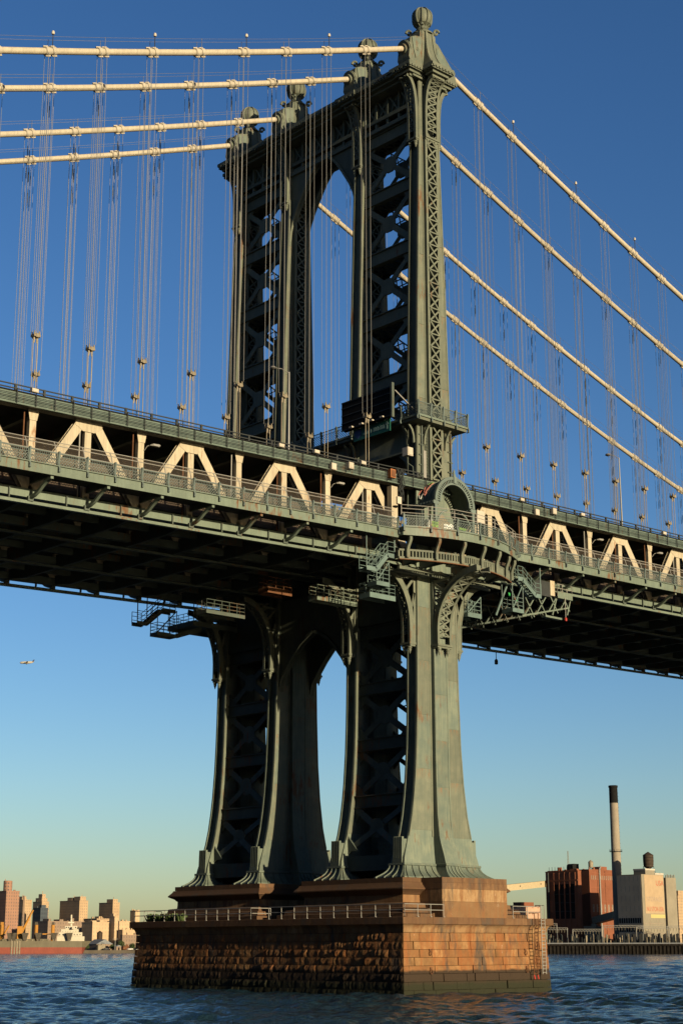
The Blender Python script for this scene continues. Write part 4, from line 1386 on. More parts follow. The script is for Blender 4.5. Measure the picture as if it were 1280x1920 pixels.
# S-shaped struts between fascia and ring
for x in (-7.2, -4.5, -1.7, 1.0, 3.6, 5.8, 7.5):
    y0, y1 = arcY(x) + .1, arcG(x) - .15
    pts = [(y0 + .05, 41.35), (y0 + .05, 40.95), (y0 + .2, 40.65), (y1 - .3, 40.3), (y1 - .22, 40.0), (y1 - .22, 39.3)]
    w = .16
    MB().loft([[(x - w, y, z), (x + w, y, z), (x + w, y + .2, z + .1), (x - w, y + .2, z + .1)] for y, z in pts]).build('scroll_strut', STEEL, bal)
MB().loft([[(x, -4.95, z) for x, z in ((-.75, 39.3), (.75, 39.3), (.8, 38.9), (.6, 38.45), (-.6, 38.45), (-.8, 38.9))], [(x, -6.0, z + .1) for x, z in ((-.7, 39.3), (.7, 39.3), (.75, 38.95), (.5, 38.6), (-.5, 38.6), (-.75, 38.95))]]).build('corbel', STEEL, bal)
# beams and laced ribs carrying the balcony
for x in (-7.2, -4.5, -2.2, 2.2, 4.5, 7.2):
    MB().box(x - .12, x + .12, arcG(x), -.72, 39.5, 40.3).build('floor_beam', DARKST, bal)
for k in range(9):
    x = -6 + k * 1.5
    mb = MB()
    mb.beam((x, -1.2, 38.8), (x + 1.5, -1.2, 39.5), .14, .1)
    mb.beam((x + 1.5, -1.3, 38.8), (x, -1.3, 39.5), .14, .1)
    mb.build('laced_rib', STEEL, bal)
for y in (-1.25, -2.6):
    MB().loft([[(x, y - .15, 38.5 - .0 + .16 * (1 - (x / 7) ** 2)), (x, y + .15, 38.5 + .16 * (1 - (x / 7) ** 2)), (x, y + .15, 38.8 + .16 * (1 - (x / 7) ** 2)), (x, y - .15, 38.8 + .16 * (1 - (x / 7) ** 2))] for x in [-7 + i for i in range(15)]]).build('rib_chord', STEEL, bal)

# arched canopy against the column
CANP = mat('canopy_paint', (0.12, 0.155, 0.14), 0.6, var=0.15, rust=0.4, rand=0.08)
can = thing('arched_canopy', 'rounded steel canopy with a graffiti patch over the walkway at the near column', 'canopy', (.2, -2, 44))
CX, CZ, RR = 0.2, 45.9, 2.62
ths = [math.pi * (i / 18) for i in range(19)]
mb = MB()
mb.loft([[(CX + RR * math.cos(t), .35, CZ + RR * math.sin(t)), (CX + RR * math.cos(t), -3.1, CZ + RR * math.sin(t)), (CX + (RR - .08) * math.cos(t), -3.1, CZ + (RR - .08) * math.sin(t)), (CX + (RR - .08) * math.cos(t), .35, CZ + (RR - .08) * math.sin(t))] for t in ths])
mb.build('vault', STEELB, can)
for y in (.3, -.25, -.8, -1.35, -1.9, -2.45):
    MB().loft([[(CX + (RR + a) * math.cos(t), y + b_, CZ + (RR + a) * math.sin(t)) for a, b_ in ((-.02, -.04), (.06, -.04), (.06, .04), (-.02, .04))] for t in ths]).build('vault_seam', STEELB, can)
for r0, r1, nm in ((RR - .12, RR + .18, 'arch_ring'), (RR - .62, RR - .45, 'arch_ring')):
    MB().loft([[(CX + r0 * math.cos(t), -3.3, CZ + r0 * math.sin(t)), (CX + r1 * math.cos(t), -3.3, CZ + r1 * math.sin(t)), (CX + r1 * math.cos(t), -3.05, CZ + r1 * math.sin(t)), (CX + r0 * math.cos(t), -3.05, CZ + r0 * math.sin(t))] for t in ths]).build(nm, CANP, can)
for k in range(31):
    t = math.pi * (k + .5) / 31
    MB().beam((CX + (RR - .48) * math.cos(t), -3.2, CZ + (RR - .48) * math.sin(t)), (CX + (RR - .1) * math.cos(t), -3.2, CZ + (RR - .1) * math.sin(t)), .1, .12).build('arch_bar', CANP, can)
MB().lathe([(.05, 0), (.2, .05), (.16, .3), (.08, .45), (.12, .6), (.03, .85)], (CX, -3.2, CZ + RR + .15), 8).build('crest', CANP, can)
MB().box(CX - .22, CX + .22, -3.4, -3.3, CZ + RR - .5, CZ + RR + .2).build('keystone', CANP, can)
for s in (-1, 1):
    x = CX + s * RR
    MB().box(x - .35, x + .35, -3.25, .4, CZ - .35, CZ + .0).build('side_cornice', CANP, can)
    for k in range(6):
        MB().box(x - .4, x + .4, -3.15 + k * .4, -2.95 + k * .4, CZ - .2, CZ - .06).build('cornice_bracket', CANP, can)
    for j, y in enumerate((-3.1, -1.3)):
        MB().box(x - .16, x + .16, y - .14, y + .14, BZ, CZ - .35).build('leg', CANP, can)
    # curled knee brace
    MB().tube([(x - s * .1, -3.1, 43.6), (x - s * .5, -3.1, 44.4), (x - s * 1.0, -3.1, 44.95), (x - s * 1.6, -3.1, 45.2)], .1, 6).build('knee', CANP, can)
MB().box(-1.6, 2.0, -1.24, -1.12, BZ, 44.6).build('back_panel', GRAFW, can)
MB().prism([(-1.0, 44.6), (1.0, 44.6), (0, 45.3)], lambda p, q, t: (p + .1, -1.5 + t, q), 0, .3).build('pediment', SOCK, can)
MB().box(-.9, 1.1, -1.6, -1.25, BZ, 44.6).build('door_case', SOCK, can)
def graf(pts, m, r=.06):
    out = []
    for t, y in pts:
        out.append((CX + (RR + .08) * math.cos(t), y, CZ + (RR + .08) * math.sin(t)))
    MB().tube(out, r, 5).build('graffiti_stroke', m, can)
for k in range(3):
    graf([(2.62 - .10 * k + .22 * math.sin(q * .9 + k), -.3 - .2 * q * .75 - .1 * k) for q in range(11)], GRAF, .05)
graf([(2.15 + .1 * math.sin(q), -.9 - .12 * q) for q in range(8)], GRAFG, .07)
graf([(2.85 + .1 * math.sin(q * 1.4), -.3 - .14 * q) for q in range(9)], GRAFW, .06)
for (x0, x1, m) in ((-3.2, -2.3, GRAFG), (-1.5, -.2, GRAFW), (.6, 1.6, GRAFG)):
    MB().box(x0, x1, -3.35, -3.28, BZ + .0, BZ + 1.6).build('painted_panel', m, can)

# white cabinets and boxes by the tower
t = thing('signal_cabinet', 'tall pale cabinet post at the left end of the canopy beside the last truss frame', 'cabinet', (-6.1, -.9, 42.1))
MB().box(-6.55, -5.75, -1.3, -.7, 41.6, 47.0).build('post', CREAM, t)
MB().box(-5.95, -5.4, -1.5, -1.0, 45.3, 46.0).build('box', WHITEB, t)
MB().lathe([(.28, 0), (.3, .1), (.1, .16)], (-6.15, -1.38, 44.9), 10).build('lamp', BLACK, t)
MB().box(-6.5, -5.9, -1.36, -1.3, 43.2, 44.0).build('door', WHITEB, t)
t = thing('equipment_box', 'pale square equipment box right of the canopy above the balcony railing', 'box', (3.9, -3.0, 45.0))
MB().box(3.2, 4.3, -3.4, -2.6, 44.6, 45.9).build('cabinet', WHITEB, t)
MB().box(3.55, 3.95, -3.1, -2.9, BZ, 44.6).build('leg', WHITEB, t)
t = thing('junction_box', 'orange rusty junction box on the upper deck edge left of the canopy', 'box', (-7.2, -1.4, 47.6))
MB().box(-6.95, -6.3, -1.65, -1.25, 47.7, 48.55).build('cabinet', ORANGE, t)
MB().box(-6.87, -6.38, -1.69, -1.65, 47.78, 48.47).build('door', RUSTY, t)
bxs = [(-12.0, .25), (-14.2, -.2), (-16.3, 1.05), (-10.4, .95), (-46.5, 1.0), (12.2, .9), (17.3, .3), (14.5, -.25), (22.0, .85), (36.5, .95), (-20.6, .9)]
bl = ['left of the orange box, level with the fascia pipes', 'below the pipes two posts left of the orange box', 'on the upper kerb left of the sign', 'on the upper kerb just left of the orange box', 'on the upper kerb at the far left edge of the picture',
      'on the upper kerb just right of the canopy', 'level with the fascia pipes right of the canopy', 'below the pipes right of the canopy', 'on the upper kerb above the second right frame', 'on the upper kerb near the right edge of the picture', 'on the upper kerb above the second frame left of the tower']
for (x, o), lb in zip(bxs, bl):
    t = thing('pull_box', 'small pale pull box ' + lb, 'box', (x, -1.4, T(x) + o), 'pale pull boxes on the upper deck edge')
    MB().box(x - .30, x + .30, -1.55, -1.2, T(x) + o, T(x) + o + (.62 if o < .8 else .3)).build('case', WHITEB, t)
    MB().box(x - .25, x + .25, -1.58, -1.55, T(x) + o + .05, T(x) + o + (.57 if o < .8 else .25)).build('lid', WHITEB, t)
# tangle of loose cable beside the column
mb = MB()
for k in range(9):
    pts = [(-5.2 + random.uniform(-.5, .5), -1.2 + random.uniform(-.2, .2), z) for z in (45.8, 46.6, 47.3, 48.2, 49.0)]
    mb.tube(pts, .05, 5)
o = mb.build('hanging_cable', PIPE)
tag(o, 'tangle of dark cables hanging at the left of the canopy', 'cables')
# bent lamps on the truss
def lamp(name, label, pts, head):
    t = thing(name, label, 'lamp', pts[0])
    MB().tube(pts, .035, 6).build('arm', GALV, t)
    h = Vector(head)
    MB().loft([[(h.x + dx * .6, h.y - w, h.z), (h.x + dx, h.y + w, h.z), (h.x + dx, h.y + w, h.z + q), (h.x + dx, h.y - w, h.z + q)] for dx, w, q in ((-.5, .06, .08), (-.3, .16, .16), (.3, .18, .2), (.5, .1, .14))]).build('head', GALV, t)
for i, (x, lb) in enumerate([(XL[5], 'on the post in the middle of the left span'), (XL[1], 'on the last post left of the canopy'), (XR[3], 'on the second post right of the canopy'), (XR[5], 'on the post near the right edge of the picture')]):
    lamp('walkway_lamp', 'small walkway lamp arm ' + lb, [(x + .3, -.3, T(x) - 1.6), (x + .4, -.6, T(x) - 1.25), (x + .75, -.9, T(x) - 1.15)], (x + 1.0, -.9, T(x) - 1.25))
# tall street lights on the upper road
def street_light(x, y, h, label, armdir):
    t = thing('street_light', label, 'street light', (x, y, T(x) + .7))
    MB().tube([(x, y, T(x) + .7), (x, y, T(x) + h)], [.11, .06], 8).build('pole', ROPE, t)
    MB().tube([(x, y, T(x) + h - .1), (x + armdir * .9, y, T(x) + h + .1), (x + armdir * 1.8, y, T(x) + h)], .04, 6).build('arm', ROPE, t)
    MB().lathe([(.04, .2), (.25, .15), (.32, .0), (.1, -.12)], (x + armdir * 2.0, y, T(x) + h - .1), 10).build('head', ROPE, t)
street_light(XL[2] + 1.2, .6, 9.2, 'slim street light pole on the upper road in front of the middle tower columns', -1)
street_light(XR[4] + 1.6, .6, 9.6, 'slim street light pole on the upper road near the right edge of the picture', -1)

# ================================================================== CABLES
def cz_left(x):
    s = -x
    return 97.35 - 0.433 * s + 0.00056 * s * s
def cz_right(x):
    return 97.35 - 0.409 * x + 0.00094 * x * x
def cz(x):
    return cz_left(x) if x < 0 else cz_right(x)
def band_mesh():
    mb = MB()
    for a_, b_ in ((-.58, -.09), (.09, .58)):
        mb.tube([(a_, 0, 0), (a_ + .05, 0, 0), (a_ + .05, 0, 0), (b_ - .05, 0, 0), (b_ - .05, 0, 0), (b_, 0, 0)], [.34, .34, .40, .40, .34, .34], 14)
        mb.box(a_, b_, -.06, .06, .37, .49)
        mb.box(a_, b_, -.06, .06, -.49, -.37)
    mb.tube([(-.1, 0, 0), (.1, 0, 0)], .34, 14)
    return mb.mesh('cable_band', BAND)
BANDM = band_mesh()
def sock_mesh():
    mb = MB()
    for s in (-1, 1):
        for y in (-.30, .30):
            mb.tube([(s * .34, y, -.15), (s * .34, y, .1), (s * .34, y, .42)], [.11, .13, .06], 7)
    mb.box(-.46, .46, -.40, .40, -.22, .02)
    mb.box(-.2, .2, -.46, .46, -.30, .10)
    for s in (-1, 1):
        mb.tube([(s * .2, 0, -.2), (s * .2, 0, -.45), (s * .2, 0, -.85)], [.14, .14, .06], 7)
    return mb.mesh('socket', SOCK)
SOCKM = sock_mesh()
CLAMP = MB().tube([(0, 0, 0), (0, 0, -1.15)], .042, 6).mesh('damper', PIPE)
def lampm():
    mb = MB()
    mb.lathe([(.05, 0), (.17, .03), (.2, .2), (.15, .4), (.04, .48)], (0, 0, 0), 10)
    return mb.mesh('lamp_globe', WHITEB)
LAMPG = lampm()
ordn = ['nearest', 'second nearest', 'third', 'farthest']
for ci, yc in enumerate(PY):
    t = thing('suspension_cable', f'{ordn[ci]} pale suspension cable over the tower with its hanging ropes', 'cable', (0, yc, 97), 'main suspension cables')
    xl = [-2.9] + XL
    MB().tube([(x, yc, cz(x)) for x in [-2.7] + [-(8.49 + PAN * k / 2) for k in range(NL * 2)]], .30, 14).build('cable', CABLE, t)
    MB().tube([(x, yc, cz(x)) for x in [3.9] + [8.56 + PAN * k / 2 for k in range(NR * 2)]], .30, 14).build('cable', CABLE, t)
    for s, XS in ((-1, XL), (1, XR)):
        for e in (-.38, .38):
            MB().tube([(x, yc + e, cz(x) + 1.25) for x in [s * 2.6] + XS], .014, 4).build('hand_rope', ROPE, t)
        for k, x in enumerate(XS):
            z = cz(x)
            sl = (cz(x + .5) - cz(x - .5))
            bd = inst(BANDM, 'cable_band', t, (x, yc, z), rot=(0, -math.atan(sl), 0))
            for e in (-.38, .38):
                MB().tube([(x, yc + e, z + .3), (x, yc + e, z + 1.3)], .022, 4).build('stanchion', ROPE, t)
            if ci == 0 and k % 2 == (1 if s < 0 else 1) :
                lg = MB().tube([(x, yc - .38, z + .4), (x, yc - .38, z + 1.45)], .04, 5).build('lamp_stem', PIPE, t)
                inst(LAMPG, 'lamp_globe', lg, (x, yc - .38, z + 1.45), scale=(.75, .75, .8))
            zs = T(x) + 6.45
            if z - .6 < zs + .8:
                continue
            mb = MB()
            for a_ in (-.30, .30):
                for e in (-.33, .33):
                    mb.tube([(x + a_, yc + e, z - a_ * .4 * s - .1), (x + a_, yc + e, zs + .3)], .021, 5)
            su = mb.build('suspender', ROPE, t)
            inst(SOCKM, 'socket', su, (x, yc, zs), scale=(.68, .68, .8))
            mb = MB()
            for a_ in (-.2, .2):
                mb.tube([(x + a_, yc, zs - .5), (x + a_, yc, T(x) + .6)], .036, 6)
            mb.build('hanger_rod', SOCK, su)
            if ci > 0:
                for a_ in (-.30, .30):
                    for q in range(1 if ci == 1 else 2):
                        inst(CLAMP, 'damper', su, (x + a_, yc + .33 * (1 if a_ > 0 else -1), z - 1.6 - q * 2.4))

# ================================================================== STAIRS AND PLATFORMS UNDER THE DECK
def bars(parent, pts, h, sp=.9, m=BLUEST, r=.035):
    for p, q in zip(pts, pts[1:]):
        p, q = Vector(p), Vector(q)
        n = max(1, round((q - p).length / sp))
        for k in range(n + 1):
            c = p.lerp(q, k / n)
            MB().tube([c, c + Vector((0, 0, h))], r, 5).build('baluster', m, parent)
        for f_ in (1, .66, .33):
            MB().tube([p + Vector((0, 0, h * f_)), q + Vector((0, 0, h * f_))], r, 5).build('handrail', m, parent)
def platform(name, label, x0, x1, y0, y1, z, h=1.1, m=BLUEST, edge=.35, hang=None, group=None, cat='platform'):
    t = thing(name, label, cat, ((x0 + x1) / 2, (y0 + y1) / 2, z), group)
    MB().box(x0, x1, y0, y1, z - .06, z).build('floor', m, t)
    for (a_, b_, c_, d_) in ((x0 - .04, x1 + .04, y0 - .05, y0), (x0 - .04, x1 + .04, y1, y1 + .05), (x0 - .05, x0, y0, y1), (x1, x1 + .05, y0, y1)):
        MB().box(a_, b_, c_, d_, z - edge, z + .06).build('edge_beam', m, t)
    bars(t, [(x0, y0, z), (x1, y0, z), (x1, y1, z), (x0, y1, z), (x0, y0, z)], h, m=m)
    if hang:
        for x in (x0, x1):
            for y in (y0, y1):
                MB().tube([(x, y, z), (x, y, hang)], .05, 6).build('hanger', m, t)
        MB().beam((x0, y0, z), (x1, y0, hang), .1, .1).build('brace', m, t)
    return t
def stair(name, label, xa, za, xb, zb, y0, y1, la, lb, m=BLUEST, railh=1.3):
    # flight from (xa,za) to (xb,zb) with landings of length la, lb
    t = thing(name, label, 'stairs', ((xa + xb) / 2, y0, min(za, zb)))
    s = 1 if xb > xa else -1
    for y in (y0, y1):
        MB().beam((xa, y, za), (xb, y, zb), .06, .42).build('stringer', m, t)
        MB().beam((xa - s * la, y, za), (xa + s * .05, y, za), .06, .42).build('stringer', m, t)
        MB().beam((xb - s * .05, y, zb), (xb + s * lb, y, zb), .06, .42).build('stringer', m, t)
        for h in (railh, railh * .66, railh * .33):
            MB().tube([(xa - s * la, y, za + h), (xa, y, za + h), (xb, y, zb + h), (xb + s * lb, y, zb + h)], .035, 5).build('handrail', m, t)
        for f_ in (0, .33, .66, 1):
            x, z = xa + (xb - xa) * f_, za + (zb - za) * f_
            MB().tube([(x, y, z), (x, y, z + railh)], .04, 5).build('baluster', m, t)
        for x, z in ((xa - s * la, za), (xb + s * lb, zb)):
            MB().tube([(x, y, z), (x, y, z + railh)], .04, 5).build('baluster', m, t)
    n = max(3, int(abs(zb - za) / .2))
    for k in range(n):
        f_ = (k + .5) / n
        x, z = xa + (xb - xa) * f_, za + (zb - za) * f_
        MB().box(x - .13, x + .13, y0, y1, z - .02, z + .02).build('tread', m, t)
    for x, z, l in ((xa, za, -s * la), (xb, zb, s * lb)):
        MB().box(*sorted((x, x + l)), y0, y1, z - .03, z + .02).build('landing', m, t)
    return t
t = stair('access_stairs', 'pale blue green access stairs under the walkway just left of the near column', -10.15, 37.9, -8.7, 39.5, -2.9, -1.9, 1.25, .9)
MB().tube([(-7.8, -2.9, 39.5), (-7.8, -2.9, 41.3)], .07, 6).build('hanger', BLUEST, t)
MB().tube([(-11.4, -2.9, 37.9), (-11.4, -2.9, 41.2)], .05, 6).build('hanger', BLUEST, t)
platform('access_cage', 'blue green steel cage hanging below the access stairs left of the near column', -9.65, -8.05, -2.4, -1.2, 36.95, hang=39.0, h=1.2)
platform('access_platform', 'pale platform edge below the steel cage left of the near column bracket', -9.2, -5.95, -1.0, .4, 36.15, edge=.42)
platform('access_platform', 'sunlit platform with railing under the deck beside the second column', -10.8, -5.7, 4.6, 5.8, 36.5, edge=.4, m=FASCIA)
platform('access_platform', 'rusty platform under the deck between the second and third columns', -12.6, -9.6, 9.8, 11.2, 37.9, edge=.5, m=RUSTY)
platform('access_platform', 'long dark inspection platform under the deck beside the third column', -17.2, -12.5, 13.5, 15.0, 35.6, edge=.3, m=DARKST)
t = stair('access_stairs', 'silhouetted access stairs hanging under the far edge of the left span', -13.0, 37.0, -10.9, 38.8, 29.2, 30.2, 1.2, 1.6, m=DARKST)
for x in (-14.2, -13.0):
    MB().tube([(x, 29.2, 37), (x, 29.2, 39.9)], .06, 6).build('hanger', DARKST, t)
t = platform('access_platform', 'silhouetted lower platform below the far access stairs', -11.9, -9.4, 28.8, 30.0, 36.2, edge=.3, m=DARKST, hang=38.8)
MB().beam((-9.4, 28.8, 36.1), (-6.0, 28.8, 37.3), .1, .5).build('ramp', DARKST, t)
platform('access_platform', 'dark wide platform under the far edge of the deck at the farthest column', -8.5, -2.6, 27.0, 31.5, 37.6, edge=.5, m=DARKST, h=1.0, hang=39.5)
t = stair('access_stairs', 'pale blue green access stairs descending right of the balcony', 10.3, 40.0, 12.2, 38.6, -2.9, -1.9, .75, .85)
MB().tube([(12.95, -2.9, 38.6), (12.95, -2.9, 42.0)], .07, 6).build('hanger', BLUEST, t)
platform('access_cage', 'blue green steel cage below the stairs right of the balcony', 9.2, 10.8, -2.4, -1.0, 36.95, hang=39.6, h=1.2)
t = thing('brace_frame', 'blue green A shaped brace hanging below the deck right of the balcony', 'frame', (9.5, -1, 36.5))
for p, q in (((8.2, -1, 36.3), (10.0, -1, 39.7)), ((10.3, -1, 39.8), (11.9, -1, 37.0))):
    MB().beam(p, q, .16, .2).build('brace_leg', BLUEST, t)
platform('access_cage', 'blue green cage beside the right hand bracket of the near column', 4.0, 5.9, -1.1, .3, 36.0, edge=.4, hang=37.8, h=1.2)
platform('access_cage', 'small far cage seen behind the right hand bracket of the near column', 5.6, 6.8, .9, 2.0, 36.4, edge=.4, hang=37.9, h=1.1)
# inspection traveller hanging under the right span
t = thing('inspection_traveller', 'inspection traveller of steel trusses hanging under the span right of the balcony', 'traveller', (16, 4, 37))
MB().box(16.9, 17.6, -.9, 0, 39.6, 41.2).build('cabinet', CREAM, t)
MB().box(14.0, 16.9, -.9, 2.0, 39.4, 41.0).build('dark_hut', PIPE, t)
MB().box(18.0, 20.4, -.9, .6, 39.6, 39.72).build('basket_floor', FASCIA, t)
MB().box(18.0, 20.4, -.95, -.9, 39.5, 40.2).build('basket_side', FASCIA, t)
bars(t, [(18.0, .6, 39.7), (18.0, -.9, 39.7), (20.4, -.9, 39.7), (20.4, .6, 39.7)], 1.3, m=GALV)
for y in (-.6, 3.0, 6.5, 10):
    for k in range(4):
        x = 13.0 + k * 1.9
        zz = 37.0 + k * .45
        MB().beam((x, y, zz), (x + 1.5, y, zz + 1.9), .12, .12).build('truss_bar', DARKST if y > 0 else FASCIA, t)
        MB().beam((x + 1.5, y, zz), (x + .2, y, zz + 1.9), .12, .12).build('truss_bar', DARKST if y > 0 else FASCIA, t)
    MB().beam((12.6, y, 36.9), (20.0, y, 38.7), .18, .16).build('truss_chord', DARKST if y > 0 else FASCIA, t)
MB().beam((19.8, -.6, 37.9), (20.4, -.6, 39.6), .14, .14).build('truss_bar', FASCIA, t)
MB().beam((17.4, -.6, 37.6), (18.2, -.6, 39.6), .14, .14).build('truss_bar', FASCIA, t)
MB().box(16.0, 18.6, -.9, -.3, 37.2, 37.4).build('lower_step', FASCIA, t)
t = thing('hoist_hook', 'thin hoist line with a red weight hanging under the right span', 'hoist', (19.1, -1, 37.2))
MB().tube([(19.1, -1, 39.6), (19.1, -1, 37.5)], .04, 6).build('line', GALV, t)
MB().lathe([(.05, 0), (.14, .06), (.14, .3), (.05, .42)], (19.1, -1, 37.1), 8).build('weight', REDP, t)
t = thing('navigation_light', 'small dark navigation light hanging below the far right edge of the deck', 'light', (42, PY[3] + .4, 38.8))
MB().tube([(42, PY[3] + .4, 40.6), (42, PY[3] + .4, 39.6)], .05, 5).build('rod', PIPE, t)
MB().lathe([(.1, 0), (.22, .05), (.22, .55), (.1, .7)], (42, PY[3] + .4, 38.95), 8).build('lamp', PIPE, t)
# green work screen panels
GSC = mat('green_screen', (0.03, 0.30, 0.07), 0.7, var=0.3)
t = thing('work_screen', 'bright green work screen behind the stairs right of the balcony', 'screen', (12.0, .6, 38.6))
for k in range(3):
    MB().box(11.0 + k * 1.0, 11.35 + k * 1.0, .6, .66, 38.7 + (k % 2) * .4, 39.05 + (k % 2) * .4).build('panel', GSC, t)

# ================================================================== FAR SHORE
def facade(name, wall, win, sx, sz, mortar=.35, lit=0.0):
    # windows too small to tell apart: a procedural grid in the wall
    wall, win = al(wall), al(win)
    m, nt, b = nodes_of(name)
    b.inputs['Roughness'].default_value = .85
    pos = nt.nodes.new('ShaderNodeNewGeometry').outputs['Position']
    sep = nt.nodes.new('ShaderNodeSeparateXYZ')
    nt.links.new(pos, sep.inputs[0])
    def ma(op, x, y):
        n = nt.nodes.new('ShaderNodeMath')
        n.operation = op
        for s_, v in ((n.inputs[0], x), (n.inputs[1], y)):
            if isinstance(v, (int, float)):
                s_.default_value = v
            else:
                nt.links.new(v, s_)
        return n.outputs[0]
    h = ma('ADD', sep.outputs[0], sep.outputs[1])
    fx = ma('FRACT', ma('DIVIDE', h, sx), 0)
    fz = ma('FRACT', ma('DIVIDE', sep.outputs[2], sz), 0)
    wx = ma('LESS_THAN', ma('ABSOLUTE', ma('SUBTRACT', fx, .5), 0), .5 - mortar)
    wz = ma('LESS_THAN', ma('ABSOLUTE', ma('SUBTRACT', fz, .5), 0), .27)
    geo = nt.nodes.new('ShaderNodeNewGeometry')
    sepn = nt.nodes.new('ShaderNodeSeparateXYZ')
    nt.links.new(geo.outputs['Normal'], sepn.inputs[0])
    flat = ma('LESS_THAN', sepn.outputs[2], .5)
    msk = ma('MULTIPLY', ma('MULTIPLY', wx, wz), flat)
    c = mixc(nt, ramp(nt, noise(nt, .15, pos, 4), .3, .7), tuple(x * .85 for x in wall), tuple(min(1, x * 1.1) for x in wall))
    c = mixc(nt, msk, c, win)
    nt.links.new(c, b.inputs['Base Color'])
    return m
BRICK = facade('red_brick_facade', (0.27, 0.14, 0.085), (0.10, 0.07, 0.06), 2.0, 2.3)
TANB = facade('tan_brick_facade', (0.39, 0.265, 0.145), (0.19, 0.14, 0.10), 1.7, 2.1)
PEACH = facade('peach_facade', (0.44, 0.31, 0.18), (0.34, 0.24, 0.15), 2.4, 2.6, mortar=.36)
BROWNF = facade('brown_facade', (0.22, 0.15, 0.10), (0.12, 0.085, 0.065), 2.2, 2.4)
GLASSF = facade('dark_glass_facade', (0.035, 0.05, 0.065), (0.02, 0.03, 0.045), 2.2, 3.0, mortar=.1)
REDW = mat('plant_brick', (0.21, 0.078, 0.042), .9, var=.12, scale=.15)
CONC = mat('weathered_concrete', (0.235, 0.208, 0.155), .9, var=.12, scale=.12, streak=.2)
CONCD = facade('concrete_side', (0.24, 0.22, 0.18), (0.16, 0.16, 0.15), 3.0, 5.5, mortar=.42)
CHIMN = mat('chimney_brick', (0.288, 0.245, 0.187), .9, var=.12, scale=.2, streak=.2)
TANP = mat('gallery_cladding', (0.374, 0.302, 0.187), .8, var=.06)
WALLW = mat('ship_white', (0.490, 0.446, 0.346), .6, var=.06)
HULLG = mat('hull_grey', (0.122, 0.108, 0.072), .7, var=.15, scale=.2, streak=.2)
HULLR = mat('hull_red', (0.20, 0.052, 0.034), .7, var=.15, scale=.2, streak=.25)
YELL = mat('crane_yellow', (0.374, 0.173, 0.029), .6, var=.1)
HOPP = mat('grab_dark', (0.07, 0.06, 0.045), .8, var=.3)
def block(name, label, cat, x, y, wx, wy, z0, z1, m, extras=(), roofm=None, group=None):
    t = thing(name, label, cat, (x, y, z0), group)
    MB().box(x, x + wx, y, y + wy, z0 - 4, z1).build('wall', m, t)
    MB().box(x - .15, x + wx + .15, y - .15, y + wy + .15, z1, z1 + .5).build('parapet', roofm or m, t)
    rr_ = random.Random(int(x * 7 + y))
    for k in range(rr_.randint(2, 5)):
        fx_, fy_ = rr_.uniform(.05, .85), rr_.uniform(.02, .7)
        w_ = rr_.uniform(.5, 1.4)
        MB().box(x + wx * fx_, x + wx * fx_ + w_, y + wy * fy_, y + wy * fy_ + w_, z1 + .45, z1 + .5 + rr_.uniform(.4, 1.5)).build('roof_unit', roofm or m, t)
    for e in extras:
        kind = e[0]
        if kind == 'box':
            _, ax, ay, bx_, by_, h = e
            MB().box(x + wx * ax, x + wx * bx_, y + wy * ay, y + wy * by_, z1 + .4, z1 + h).build('penthouse', roofm or m, t)
        elif kind == 'cyl':
            _, ax, ay, r_, h = e
            MB().lathe([(r_, .4), (r_, h), (r_ * .9, h + .3)], (x + wx * ax, y + wy * ay, z1), 14).build('roof_tank', roofm or m, t)
        elif kind == 'mast':
            _, ax, ay, h = e
            MB().tube([(x + wx * ax, y + wy * ay, z1), (x + wx * ax, y + wy * ay, z1 + h)], .25, 5).build('mast', roofm or m, t)
    return t
G = 'apartment towers on the far left shore'
block('apartment_tower', 'tall red brick apartment tower with round roof tank at the left picture edge', 'building', 534.0, 960.3, 11.1, 14.0, 3, 43.6, BRICK, [('cyl', .35, .35, 3.2, 7.5), ('mast', .1, .3, 9)], None, G)
block('apartment_tower', 'tan apartment tower right behind the leftmost red brick tower', 'building', 576.2, 1004.8, 7.5, 6.9, 3, 38.8, TANB, [('box', .0, .3, .5, 1, 3.0), ('mast', .3, .7, 4.5)], None, G)
block('apartment_tower', 'tan stepped tower behind the dark glass block on the left shore', 'building', 598.8, 1014.3, 6.3, 13.0, 3, 38.1, TANB, [('box', .1, .1, .9, .8, 3.2), ('box', .25, .2, .75, .6, 6.2), ('mast', .5, .35, 8.5)], None, G)
block('office_block', 'dark blue glass block in front of the stepped tan tower', 'building', 571.4, 972.4, 6.5, 10.3, 3, 32.2, GLASSF, [('box', .2, .1, .8, .4, 2.6)])
block('apartment_tower', 'wide tan apartment tower with two roof boxes above the white ship bridge', 'building', 612.0, 981.9, 7.8, 27.4, 3, 38.5, TANB, [('box', .1, .02, .8, .32, 3.4), ('box', .1, .42, .8, .66, 2.8), ('mast', .5, .1, 4.8), ('mast', .5, .5, 4.5)], None, G)
block('apartment_tower', 'tan apartment tower with one roof box, standing alone left of the pier', 'building', 633.1, 967.6, 6.4, 18.7, 3, 37.0, TANB, [('box', .1, .05, .8, .5, 3.0), ('mast', .5, .2, 4.6)], None, G)
block('apartment_tower', 'small plain tan tower just left of the pier cap', 'building', 647.4, 957.5, 4.0, 7.0, 3, 31.0, PEACH, [('box', .5, .0, .9, .3, .9)], None, G)
block('warehouse', 'long low brown warehouse behind the cargo ship', 'building', 538.7, 910.3, 30.4, 19.5, 2, 21.5, BROWNF, [('box', .1, .2, .16, .6, 2.2), ('box', .4, .2, .5, .6, 1.8), ('box', .75, .2, .8, .6, 2.6)])
block('warehouse', 'sunlit peach warehouse right of the white ship bridge', 'building', 553.6, 876.6, 13.8, 13.2, 2, 20.6, PEACH, [('box', .05, .1, .3, .5, 1.5), ('box', .5, .1, .75, .5, 1.8)])
